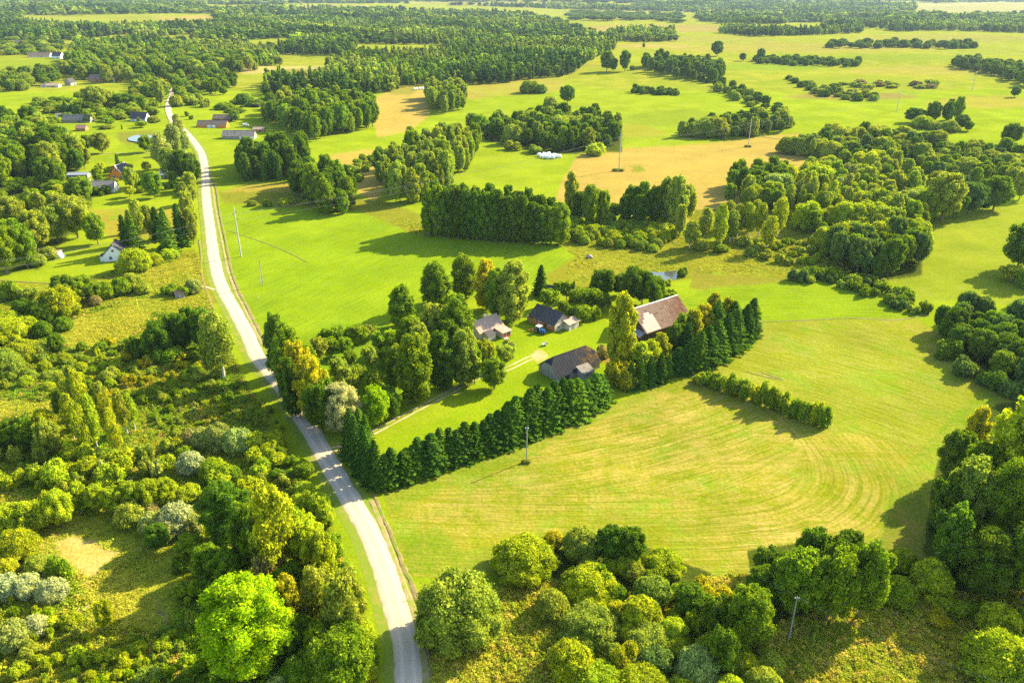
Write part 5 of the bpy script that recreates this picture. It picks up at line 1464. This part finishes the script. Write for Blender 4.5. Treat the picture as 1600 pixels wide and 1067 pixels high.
q = MB(); q.box(3.1,4.7,-8.27,-8.203,.8,1.7).box(5.003,5.07,-7.6,-6.2,.8,1.7).box(5.003,5.07,-5.8,-4.4,.8,1.7); q.build('veranda_glazing', M['glass'], t); q = MB(); q.box(1.2,3.0,-9.3,-8.25,0,.2); q.build('doorstep', M['concrete'], t); q = MB(); q.box(2.8,4.9,-8.26,-8.203,0,.65); q.build('veranda_panel', M['red'], t); clean(t)
# small sheds of the farm
X_, Y_ = W2(861, 458); t = house('farm_shed', 'small dark-roofed shed behind the farm orchard by the spruce', 'shed', X_, Y_, -20, 5.4, 3.6, 1.9, 3.2, M['plank'], M['roof_slate'], ribs=0); door(t, '-y', .5, .9, 1.7, M['dark_wood']); clean(t)
X_, Y_ = W2(283, 464); t = house('tiny_hut', 'tiny grey hut with reddish roof left of the gravel road', 'hut', X_, Y_, 5, 3.4, 2.6, 1.9, 2.8, M['grey_wood'], M['roof_brick'], ribs=0, ov=.2, gov=.2); door(t, '-y', .2, .8, 1.6, M['concrete']); clean(t)
# white cottage
X_, Y_ = W2(180, 408); d_ = math.radians(105); t = house('white_cottage', 'white cottage with dark slate roof and two front gable windows', 'cottage', X_+math.cos(d_)*4.6, Y_+math.sin(d_)*4.6, 105, 9.2, 8.8, 2.9, 7.2, M['white'], M['roof_slate'], ov=.4, ridge_mat=M['roof_slate'])
window(t, '-x', 1.5, .9, 1.0, 1.2, M['roof_blue']); window(t, '-x', -2.3, .9, 1.0, 1.2, M['roof_blue']); window(t, '-x', 0.2, 4.2, .7, .9, M['roof_brick']); q = MB(); q.box(-3.8,.2,4.4,6.0,0,2.2); q.build('annex_wall', M['white'], t); slab(t, 'annex_roof', M['roof_slate'], (-4.0,4.4,2.9), (.4,4.4,2.9), (.4,6.3,2.1), (-4.0,6.3,2.1)); chimney(t, 1.5, 0, 6.6, 8.0, M['brick']); clean(t)
X_, Y_ = W2(82, 402); t = house('white_shed', 'low white lean-to shed with a pale roof and dark opening', 'shed', X_, Y_, 8, 7.0, 4.6, 2.4, 3.0, M['white'], M['roof_pink'], ribs=0, ov=.3); door(t, '-y', -1.6, 1.4, 1.7, M['dark_wood'], 'doorway'); q = MB(); q.add([(3.5,-2.3,0),(4.9,-2.3,0),(3.5,-2.3,2.2),(3.5,1.5,0),(4.9,1.5,0),(3.5,1.5,2.2)], [(0,1,2),(3,5,4),(1,4,5,2)]); q.build('buttress', M['white'], t); clean(t)
# orange house and its neighbours
X_, Y_ = W2(184, 281); d_ = math.radians(82); t = house('orange_house', 'bright orange house with black roof and white-framed windows', 'house', X_+math.cos(d_)*5, Y_+math.sin(d_)*5, 82, 10, 9.6, 3.2, 8.6, M['bright_orange'], M['roof_black'], ov=.6, ridge_mat=M['ridge_white'])
for u_ in (-2.3, 2.3): window(t, '-x', u_, .9, 1.6, 1.5)
window(t, '-x', 0, 5.0, 1.3, 1.4); chimney(t, 1, -.6, 7.8, 9.8, M['red']); slab(t, 'verge_board', M['ridge_white'], (-5.75,-5.2,2.75), (-5.5,-5.2,2.75), (-5.5,0,8.85), (-5.75,0,8.85)); slab(t, 'porch_roof', M['roof_black'], (-4,4.8,2.9), (2,4.8,2.9), (2,7.2,2.2), (-4,7.2,2.2)); q = MB(); q.box(-3.8,1.8,5,7.0,0,2.2); q.build('porch_wall', M['bright_orange'], t); clean(t)
X_, Y_ = W2(150, 299); t = house('slate_barn', 'long slate-roofed barn with a white end gable', 'barn', X_, Y_, 8, 23, 9.0, 2.5, 6.0, M['white'], M['roof_grey'], ov=.4, ribs=2.2); q = MB(); q.box(-11,2,-4.56,-4.504,0,2.3); q.build('board_panel', M['grey_wood'], t); window(t, '+x', 0, 3.6, .7, .7); chimney(t, -2, 0, 5.4, 7.2, M['concrete'], .7); clean(t)
X_, Y_ = W2(124, 277); t = house('grey_shed', 'small grey sheet-roofed shed behind the slate barn', 'shed', X_, Y_, 5, 12, 5, 2.1, 3.0, M['grey_wood'], M['roof_blue'], ribs=0); clean(t)
for i, (px, lab) in enumerate(((260, 'left of two joined sheds with blue-grey metal roofs'), (281, 'right of two joined sheds with blue-grey metal roofs'))):
    X_, Y_ = W2(px, 279); t = house('metal_roofed_shed', lab, 'shed', X_, Y_+3, 6, 7.9, 7.4, 2.6, 5.4, M['grey_wood'] if i == 0 else M['white'], M['roof_blue'], ribs=1.6, group='blue-roofed sheds by the road'); door(t, '-y', 0, 1.6, 2.0, M['dark_wood']); clean(t)
# village houses further up
def far_house(name, lab, cat, px, py, yaw, L, W, ev, rd, wall, roof, gable=None, win=3, dr=True, front=True):
    X_, Y_ = W2(px, py); s = 1 if front else 0
    t = house(name, lab, cat, X_, Y_+W/2*s, yaw, L, W, ev, rd, M[wall], M[roof], (M[gable], 0) if gable else None, ribs=2.4 if L > 15 else 0)
    for i in range(win): window(t, '-y', -L/2+L*(i+.5)/win, .9, 1.0, 1.1)
    if dr: door(t, '-y', L*.12, 1.3, 2.0, M['dark_wood'])
    clean(t); return t
t = far_house('long_shed', 'long grey shed with ivy over its right end', 'shed', 119, 192, 0, 23, 8, 2.3, 6.0, 'grey_wood', 'roof_grey', None, 0)
g = np.random.default_rng(5); v, f = quads(np.stack([g.uniform(6, 12, 500), g.uniform(-4.8, 4.8, 500), np.zeros(500)], 1), rdir(500, g, 1), .55, g); v[:,2] += 6.25-np.abs(v[:,1])*.9; v[:,2] = np.where(v[:,0] > 11.8, v[:,2]-g.uniform(0, 2, len(v)), v[:,2]); me = np_mesh('ivy', v, f, M['ivy']); link(bpy.data.objects.new('ivy', me), t)
far_house('brick_hut', 'tiny reddish-roofed brick hut below the long shed', 'hut', 126, 205, 2, 7.5, 6, 2.2, 4.2, 'brick', 'roof_brick', 'brick', 1, False)
far_house('dark_roofed_house', 'dark-roofed village house with white gable above the pond', 'house', 217, 190, -8, 14, 8, 2.6, 7.2, 'white', 'roof_slate', 'white', 3)
far_house('white_garden_hut', 'very small white hut left of the long shed', 'hut', 91, 183, 10, 4.5, 3.5, 2.0, 2.8, 'white', 'roof_grey', None, 0)
t = far_house('orange_longhouse', 'orange-walled longhouse with a white garage front', 'house', 331, 200, 0, 24, 8, 2.6, 5.6, 'bright_orange', 'roof_brown', None, 2, False); q = MB(); q.box(-3.4,3.2,-4.5,-4.006,0,2.4); q.build('garage_front', M['white'], t); q = MB(); q.box(-.7,.3,-4.56,-4.503,.9,1.9); q.build('garage_window', M['glass'], t)
far_house('brown_outbuilding', 'brown-roofed outbuilding behind the orange longhouse', 'outbuilding', 347, 190, 0, 16, 8, 2.6, 5.4, 'dark_wood', 'roof_brown', None, 1)
t = far_house('grey_longhouse', 'grey-roofed longhouse half hidden by dark trees', 'longhouse', 372, 218, 3, 24, 9, 2.8, 6.2, 'grey_wood', 'roof_grey', None, 2); q = MB(); q.box(1,11.8,-4.58,-4.504,0,2.5); q.build('white_panel', M['white'], t)
far_house('red_roofed_shed', 'small pinkish-roofed shed behind the grey longhouse', 'shed', 404, 206, 0, 9, 5, 2.0, 3.4, 'brick', 'roof_pink', None, 0)
far_house('hamlet_house', 'grey-roofed house beside bushes at the far left', 'house', 25, 70, 0, 24, 12, 3.5, 8, 'grey_wood', 'roof_grey', None, 2)
far_house('hamlet_house', 'brown long house left of the far white gable', 'house', 60, 90, 4, 34, 12, 3, 7, 'cream', 'roof_brown', None, 3)
far_house('hamlet_house', 'white-gabled dark-roofed house at the far left meadow', 'house', 89, 92, -14, 16, 11, 4, 9.5, 'white', 'roof_slate', 'white', 2)
far_house('meadow_barn', 'brown-roofed barn among trees above the village meadow', 'barn', 150, 128, -3, 18, 10, 3.4, 8, 'brick', 'roof_brown', 'brick', 2)
far_house('meadow_barn', 'low white-roofed shed pair at the village meadow edge', 'shed', 80, 137, 3, 16, 8, 2.6, 4.6, 'cream', 'roof_pink', None, 1)
far_house('meadow_barn', 'small white hut left of the low white-roofed shed', 'hut', 68, 137, 3, 6, 6, 2.6, 4.4, 'white', 'roof_grey', None, 0)
far_house('meadow_barn', 'narrow grey house behind the village meadow', 'house', 108, 134, 80, 10, 8, 4, 8, 'grey_wood', 'roof_slate', None, 1)
far_house('roadside_cottage', 'small white cottage glimpsed behind trees beyond the road end', 'cottage', 284, 121, 8, 10, 7, 3, 7, 'white', 'roof_slate', 'white', 1)
far_house('garden_shed', 'small pale blue shed right of the village trees', 'shed', 358, 128, 0, 9, 6, 2.6, 4.4, 'roof_blue', 'roof_grey', None, 0)
far_house('far_farmhouse', 'pale farmhouse at the edge of the far left clearing', 'farmhouse', 84, 41, 6, 30, 16, 6, 12, 'white', 'roof_grey', None, 2, False)
far_house('far_farmhouse', 'orange-roofed farmhouse at the wood edge past the golden field', 'farmhouse', 707, 97, 0, 14, 9, 3, 7, 'cream', 'roof_brick', None, 2, False)

# ------------------------------------------------------------------ tractor, implement, trailer and yard things
def M_(name, c, r=.5, me=0): m = mat(name, c, r, me)[0]; M[name] = m; return m
M_('blue_paint', (.03,.16,.50), .4); M_('tyre', (.025,.025,.025), .9); M_('cab_white', (.75,.76,.76), .4); M_('orange_paint', (.55,.13,.03), .6); M_('wrap', (.78,.80,.78), .35); M_('pale_wood', (.55,.45,.32), .9); M_('steel', (.35,.36,.38), .5, .6); M_('yellow_paint', (.75,.62,.03), .5); M_('wire', (.16,.16,.15), 1); M_('stone', (.30,.24,.20), .95)
X_, Y_ = W2(844, 520); t = tag(empty('tractor', (X_, Y_, 0), math.radians(-40)), 'blue tractor with white cab roof parked by the plank farmhouse', 'tractor')
b = MB(); b.box(.1,2.1,-.42,.42,.75,1.5).box(2.0,2.25,-.35,.35,.7,1.3).box(.4,1.9,-.36,.36,1.5,1.62); b.build('bonnet', M['blue_paint'], t)
b = MB(); b.box(-1.4,.4,-.5,.5,.6,1.1).box(.2,2.3,-.25,.25,.45,.75); b.build('chassis', M['steel'], t)
b = MB(); b.box(-1.5,-.5,-.95,-.55,1.35,1.75).box(-1.5,-.5,.55,.95,1.35,1.75); b.build('mudguard', M['blue_paint'], t)
b = MB(); b.box(-1.3,.2,-.72,.72,1.1,2.35); b.build('cab_glazing', M['glass'], t)
b = MB(); b.box(-1.45,.35,-.85,.85,2.352,2.55); b.build('cab_roof', M['cab_white'], t)
b = MB()
for x_ in (-1.36,.2):
    for y_ in (-.78,.72): b.box(x_, x_+.07, y_, y_+.06, 1.1, 2.35)
b.build('cab_frame', M['cab_white'], t); b = MB(); b.tube([(1.6,.3,1.6),(1.6,.3,2.3)], .05, 6); b.build('exhaust', M['steel'], t)
for (x_, y_, r_, w2_) in ((-1.0,-.85,.82,.45),(-1.0,.85,.82,.45),(1.6,-.75,.5,.32),(1.6,.75,.5,.32)):
    b = MB(); b.lathe([(r_*.55,-w2_/2),(r_*.94,-w2_/2),(r_,-w2_/3),(r_,w2_/3),(r_*.94,w2_/2),(r_*.55,w2_/2)], 18, (x_, y_, r_), 'y'); w_o = b.build('wheel', M['tyre'], t, True); b = MB(); b.lathe([(r_*.15,-w2_/2-.03),(r_*.54,-w2_/2+.05),(r_*.54,w2_/2-.05),(r_*.15,w2_/2+.03)], 14, (x_, y_, r_), 'y'); b.build('rim', M['cab_white'], w_o)
X_, Y_ = W2(834, 519); t = tag(empty('implement', (X_, Y_, 0), math.radians(-40)), 'rusty orange farm implement behind the blue tractor', 'implement')
b = MB(); b.tube([(-1.6,-.8,.6),(-1.6,.8,.6)], .09, 6).tube([(-1.6,0,.6),(0,0,.75)], .08, 6).tube([(-1.6,-.8,.6),(0,0,.75)], .05, 6).tube([(-1.6,.8,.6),(0,0,.75)], .05, 6).tube([(-1.6,0,.6),(-.6,0,1.4),(0,0,.75)], .05, 6); b.build('beam', M['orange_paint'], t)
for y_ in (-.7,-.25,.25,.7): b = MB(); b.tube([(-1.6,y_,.6),(-1.9,y_,.35),(-1.7,y_,.02)], [.05,.04,.03], 6); b.build('tine', M['orange_paint'], t)
X_, Y_ = W2(851, 540); t = tag(empty('garden_cart', (X_, Y_, 0), math.radians(25)), 'small white and grey cart standing on the farmyard lawn', 'cart')
b = MB(); b.box(-.9,.5,-.5,.5,.35,.45).box(-.9,.5,-.5,-.45,.45,.85).box(-.9,.5,.45,.5,.45,.85).box(-.9,-.85,-.45,.45,.45,.85); b.build('tray', M['cab_white'], t); b = MB(); b.tube([(.5,0,.4),(1.3,0,.9)], .05, 6); b.build('handle', M['steel'], t); b = MB(); b.box(.4,1.0,-.3,.3,.5,1.1); b.build('motor', M['steel'], t)
for y_ in (-.6,.6): b = MB(); b.lathe([(.12,-.06),(.3,-.06),(.3,.06),(.12,.06)], 12, (-.2,y_,.3), 'y'); b.build('wheel', M['tyre'], t)
X_, Y_ = W2(876, 513); t = tag(empty('woodpile', (X_, Y_, 0), math.radians(38)), 'stack of cut firewood against the plank farmhouse gable', 'woodpile')
for i in range(11):
    for j in range(4): b = MB(); b.tube([(-2.6+i*.5, -.4, .2+j*.33), (-2.6+i*.5, .4, .2+j*.33)], .2, 7); b.build('log', M['pale_wood' if (i*3+j) % 3 else 'bark'], t)
X_, Y_ = W2(894, 508); t = tag(empty('handcart', (X_, Y_, 0), math.radians(10)), 'old wooden cart by the annex of the plank farmhouse', 'cart')
b = MB(); b.box(-1.1,1.1,-.6,.6,.7,.8).box(-1.1,1.1,-.6,-.55,.8,1.1); b.build('bed', M['plank'], t)
for x_, y_ in ((-.7,-.7),(-.7,.7),(.7,-.7),(.7,.7)): b = MB(); b.lathe([(.1,-.04),(.42,-.04),(.42,.04),(.1,.04)], 12, (x_,y_,.42), 'y'); b.build('wheel', M['dark_wood'], t)
X_, Y_ = W2(996, 538); t = tag(empty('board_stack', (X_, Y_, 0), math.radians(5)), 'low stack of pale boards on grass near the big barn', 'board stack')
for i in range(5):
    for j in range(2): b = MB(); b.box(-2.6+R.uniform(-.2,.2), 2.4+R.uniform(-.2,.2), -.7+i*.28, -.46+i*.28, .05+j*.12, .15+j*.12); b.build('board', M['pale_wood'], t)
X_, Y_ = W2(1057, 519); t = tag(empty('flat_trailer', (X_, Y_, 0), math.radians(30)), 'grey flat trailer under the eaves of the big barn', 'trailer')
b = MB(); b.box(-2.2,2.2,-.9,.9,.6,.75); b.build('deck', M['grey_wood'], t)
for x_ in (-1,1):
    for y_ in (-.95,.95): b = MB(); b.lathe([(.1,-.1),(.32,-.1),(.32,.1),(.1,.1)], 12, (x_,y_,.32), 'y'); b.build('wheel', M['tyre'], t)
X_, Y_ = W2(921, 403); b = MB(); b.lathe([(1.3,0),(1.45,.5),(1.1,1.1),(.5,1.5),(.1,1.6)], 11); o = b.build('hay_heap', M['stone'], None, True); o.location = (X_, Y_, 0); tag(o, 'single brown heap in the wet meadow behind the farm', 'heap')
for v_ in o.data.vertices: v_.co += Vector((R.uniform(-.15,.15), R.uniform(-.15,.15), R.uniform(-.1,.1)))
# wrapped bales
bx_ = [(845,247),(848,245.5),(852,248),(855,245),(858,248.5),(861,245.5),(864,248.5),(866,245),(870,246.5),(874,247),(842,244.5),(850,243.5),(857,243)]
bm_ = MB(); bm_.lathe([(.2,-.62),(.58,-.62),(.66,-.52),(.66,.52),(.58,.62),(.2,.62)], 16, (0,0,.64), 'x'); bme = None
def bale(px, py, lab, grp, s=1.25):
    global bme
    X, Y, z = unproj(px, py)
    if bme is None: o = bm_.build('wrapped_bale', M['wrap'], None, True); bme = o.data
    else: o = link(bpy.data.objects.new('wrapped_bale', bme))
    o.location = (float(X), float(Y), float(z)-.05); o.scale = (s,)*3; o.rotation_euler = (0, 0, R.uniform(-.5,.5)); tag(o, lab, 'bale', grp)
fr = sorted([p for p in bx_ if p[1] >= 246], key=lambda p: p[0]); bk = sorted([p for p in bx_ if p[1] < 246], key=lambda p: p[0])
for row, nm in ((fr, 'front'), (bk, 'back')):
    for i, p in enumerate(row): bale(*p, 'white wrapped bale, %s in the %s row below the copse' % ('leftmost' if i == 0 else ORD[i]+' from left', nm), 'white wrapped bales on the green field', 1.9)
for i, p in enumerate([(647,141),(651,140.5),(656,140),(661,140)]): bale(*p, 'white wrapped bale, %s of four by the upper golden field' % ('leftmost' if i == 0 else ORD[i]+' from left'), 'white wrapped bales at the upper golden field', 1.9)
# little things
X_, Y_ = W2(216, 481); b = MB(); b.tube([(0,0,-.2),(0,0,3.4)], .12, 7).box(-.16,.16,-.16,.16,3.2,3.5); o = b.build('marker_post', M['yellow_paint']); o.location = (X_, Y_, 0); tag(o, 'thin yellow marker post in the long meadow', 'post')
for i, (px, py, lab) in enumerate(((637, 938, 'white roadside marker post nearer the mown field, upper of two'), (650, 974, 'white roadside marker post under the big willow, lower of two'), (404, 467, 'small white post below the A-shaped pole'))):
    X_, Y_ = W2(px, py); b = MB(); b.tube([(0,0,-.1),(0,0,1.0)], .07, 6).tube([(0,0,.78),(0,0,.9)], .078, 6); o = b.build('roadside_post', M['cab_white']); o.location = (X_, Y_, .05); tag(o, lab, 'post', 'white roadside posts')
X_, Y_ = W2(384, 197); t = tag(empty('parked_van', (X_, Y_, float(ground_h(X_, Y_))), .2), 'small white vehicle parked behind the grey longhouse', 'van')
b = MB(); b.box(-2.3,2.3,-.95,.95,.4,1.2).box(-2.2,1.2,-.9,.9,1.2,2.0); b.build('body', M['cab_white'], t); b = MB(); b.box(.2,1.25,-.92,.92,1.3,1.85); b.build('windscreen', M['glass'], t)
for x_ in (-1.4,1.4):
    for y_ in (-.9,.9): b = MB(); b.lathe([(.1,-.1),(.34,-.1),(.34,.1),(.1,.1)], 12, (x_,y_,.34), 'y'); b.build('wheel', M['tyre'], t)
X_, Y_ = W2(401, 168); t = tag(empty('field_shelter', (X_, Y_, float(ground_h(X_, Y_))), .1), 'small dark open shelter in the green field', 'shelter')
b = MB(); b.box(-2.6,2.6,1.4,1.55,0,2.4).box(-2.6,-2.45,-1.5,1.4,0,2.4).box(2.45,2.6,-1.5,1.4,0,2.4); b.build('wall', M['dark_wood'], t); slab(t, 'roof', M['roof_grey'], (-2.9,-1.8,2.8), (2.9,-1.8,2.8), (2.9,1.8,2.4), (-2.9,1.8,2.4))
X_, Y_ = W2(242, 216); b = MB(); b.box(-.5,.5,-.25,.25,0,2.6).box(-.7,.7,-.4,.4,2.0,2.2); o = b.build('pond_post', M['cab_white']); o.location = (X_, Y_, float(ground_h(X_, Y_))); tag(o, 'small white stand at the far rim of the village pond', 'stand')
for px, py, rz, lab in ((117, 962, .9, 'pale fallen branch lying in the bare patch'), (292, 797, .2, 'broken pale branch among the thicket by the red shrub'), (198, 755, 1.2, 'pale broken stem in the long thicket')):
    X_, Y_ = W2(px, py); b = MB(); b.tube([(-2.4,0,.15),(-.8,.1,.35),(1.2,-.1,.3),(3.0,.2,.5)], [.11,.10,.08,.04], 6).tube([(.3,0,.3),(1.4,.9,.6)], [.06,.03], 5); o = b.build('fallen_branch', M['pale_wood']); o.location = (X_, Y_, 0); o.rotation_euler = (0, 0, rz); tag(o, lab, 'branch')

# ------------------------------------------------------------------ poles and wires
def pylon(px, py, H, lab, yaw, conc=True):
    X, Y, z = (float(q) for q in unproj(px, py)); t = tag(empty('power_pole', (X, Y, z), math.radians(yaw)), lab, 'power pole', 'tall three-wire power poles')
    b = MB(); b.tube([(0,0,-.5),(0,0,H)], [.34,.20], 10); b.build('pole', M['concrete'], t); tips = []
    for zz, s, L in ((H*.80,-1,2.4),(H*.86,1,2.0),(H*.93,-1,1.7)):
        b = MB(); b.tube([(0,0,zz-.5),(0,s*L,zz)], [.10,.06], 6); b.build('crossarm', M['steel'], t); b = MB(); b.lathe([(.05,-.8),(.14,-.7),(.14,-.2),(.05,0)], 8, (0,s*L,zz)); b.build('insulator', M['glass'], t)
        a = math.radians(yaw); tips.append(Vector((X-math.sin(a)*s*L, Y+math.cos(a)*s*L, z+zz-.8)))
    m_ = MB(); m_.lathe([(1.6,0),(1.2,.2),(.3,.35)], 12); return tips
def wire(a, b, sag, lab, name='power_cable', r=.028, grp='cables of the tall power line'):
    n = 20; pts = [a.lerp(b, i/n)-Vector((0,0,sag*4*(i/n)*(1-i/n))) for i in range(n+1)]; q = MB(); q.tube(pts, r, 4); o = q.build(name, M['wire']); tag(o, lab, 'cable', grp)
pl = [(-150, 500, 21, None), (377, 401, 22.5, 'tall concrete power pole in the green field beside the road'), (967, 266, 24.7, 'tall concrete power pole at the golden field edge'), (1169, 229, 20, 'tall power pole where golden field meets the far copse'),
      (1401, 174, 19, 'tall power pole on the right-hand green slope'), (1519, 141, 19, 'farthest tall power pole before the far right grove')]
pos = [unproj(p[0], p[1]) for p in pl]; tips = []
for i, (px, py, H, lab) in enumerate(pl):
    a = pos[max(i-1, 0)]; b = pos[min(i+1, len(pl)-1)]; yaw = math.degrees(math.atan2(float(b[1]-a[1]), float(b[0]-a[0])))
    tips.append(pylon(px, py, H, lab or 'tall concrete power pole beyond the left picture edge', yaw))
wn_ = ['lowest', 'middle', 'topmost']; sp_ = ['from the roadside pole off to the left', 'from the roadside pole to the golden field pole', 'between the two golden field poles', 'from the far copse pole to the right slope', 'between the two farthest poles']
for i in range(len(tips)-1):
    for k in range(3): wire(tips[i][k], tips[i+1][k], 3.5, '%s of three cables %s' % (wn_[k], sp_[i]))
# low wooden poles
def low_pole(px, py, H, lab, strut=None, arm=True):
    X, Y, z = (float(q) for q in unproj(px, py)); t = tag(empty('wooden_pole', (X, Y, z), 0), lab, 'pole', 'low wooden poles')
    b = MB(); b.tube([(0,0,-.4),(0,0,H)], [.16,.11], 8); b.build('pole', M['grey_wood'], t)
    if arm:
        for s in (-1, 1): b = MB(); b.lathe([(.03,0),(.09,.05),(.09,.2),(.02,.26)], 8, (s*.35,0,H-.35)); b.build('insulator', M['cab_white'], t)
        b = MB(); b.box(-.5,.5,-.05,.05,H-.42,H-.32); b.build('crossarm', M['grey_wood'], t)
    if strut: b = MB(); b.tube([(strut[0],strut[1],-.3),(0,0,H-.6)], [.14,.10], 8); b.build('strut', M['concrete'], t)
    return Vector((X, Y, z+H-.2))
q1 = low_pole(1232, 1000, 10.5, 'grey wooden pole in front of the lower right copse')
q2 = low_pole(823, 720, 10, 'lone wooden pole in the mown field by the spruce row')
q3 = low_pole(411, 446, 11.5, 'A-shaped concrete pole with strut in the green field', (-1.6, 1.8), False)
q4 = low_pole(180, 133, 9.5, 'A-shaped pole at the village meadow edge', (-2.4, .6), False)
q5 = low_pole(1560, 1130, 8.6, 'grey wooden pole below the bottom right corner')
for s, nm in ((-.35, 'left'), (.35, 'right')):
    wire(q1+Vector((s,0,-.1)), q5+Vector((s,0,-.1)), .8, '%s of two thin wires crossing the lower right meadow' % nm, r=.011, grp='thin wires of the wooden poles')
    wire(q2+Vector((s,0,-.1)), q1+Vector((s,0,-.1)), 1.2, '%s of two thin wires over the lower mown field' % nm, r=.010, grp='thin wires of the wooden poles')
for px, py, sc2, lab in ((823, 722, 1, 'weedy tuft round the foot of the mown field pole'), (1169, 230, 2.2, 'weedy mound round the far copse power pole'), (967, 267, 3.2, 'weedy mound round the golden field power pole')):
    X, Y, z = (float(q) for q in unproj(px, py)); o = bpy.data.objects.new('weed_tuft', PROTO['shrub'][0][0]); o.location = (X, Y, z-.2); o.scale = (sc2*.55, sc2*.4, .3*min(sc2, 1.6)); o['tint'] = [.24,.27,.04]; link(o); tag(o, lab, 'weeds')
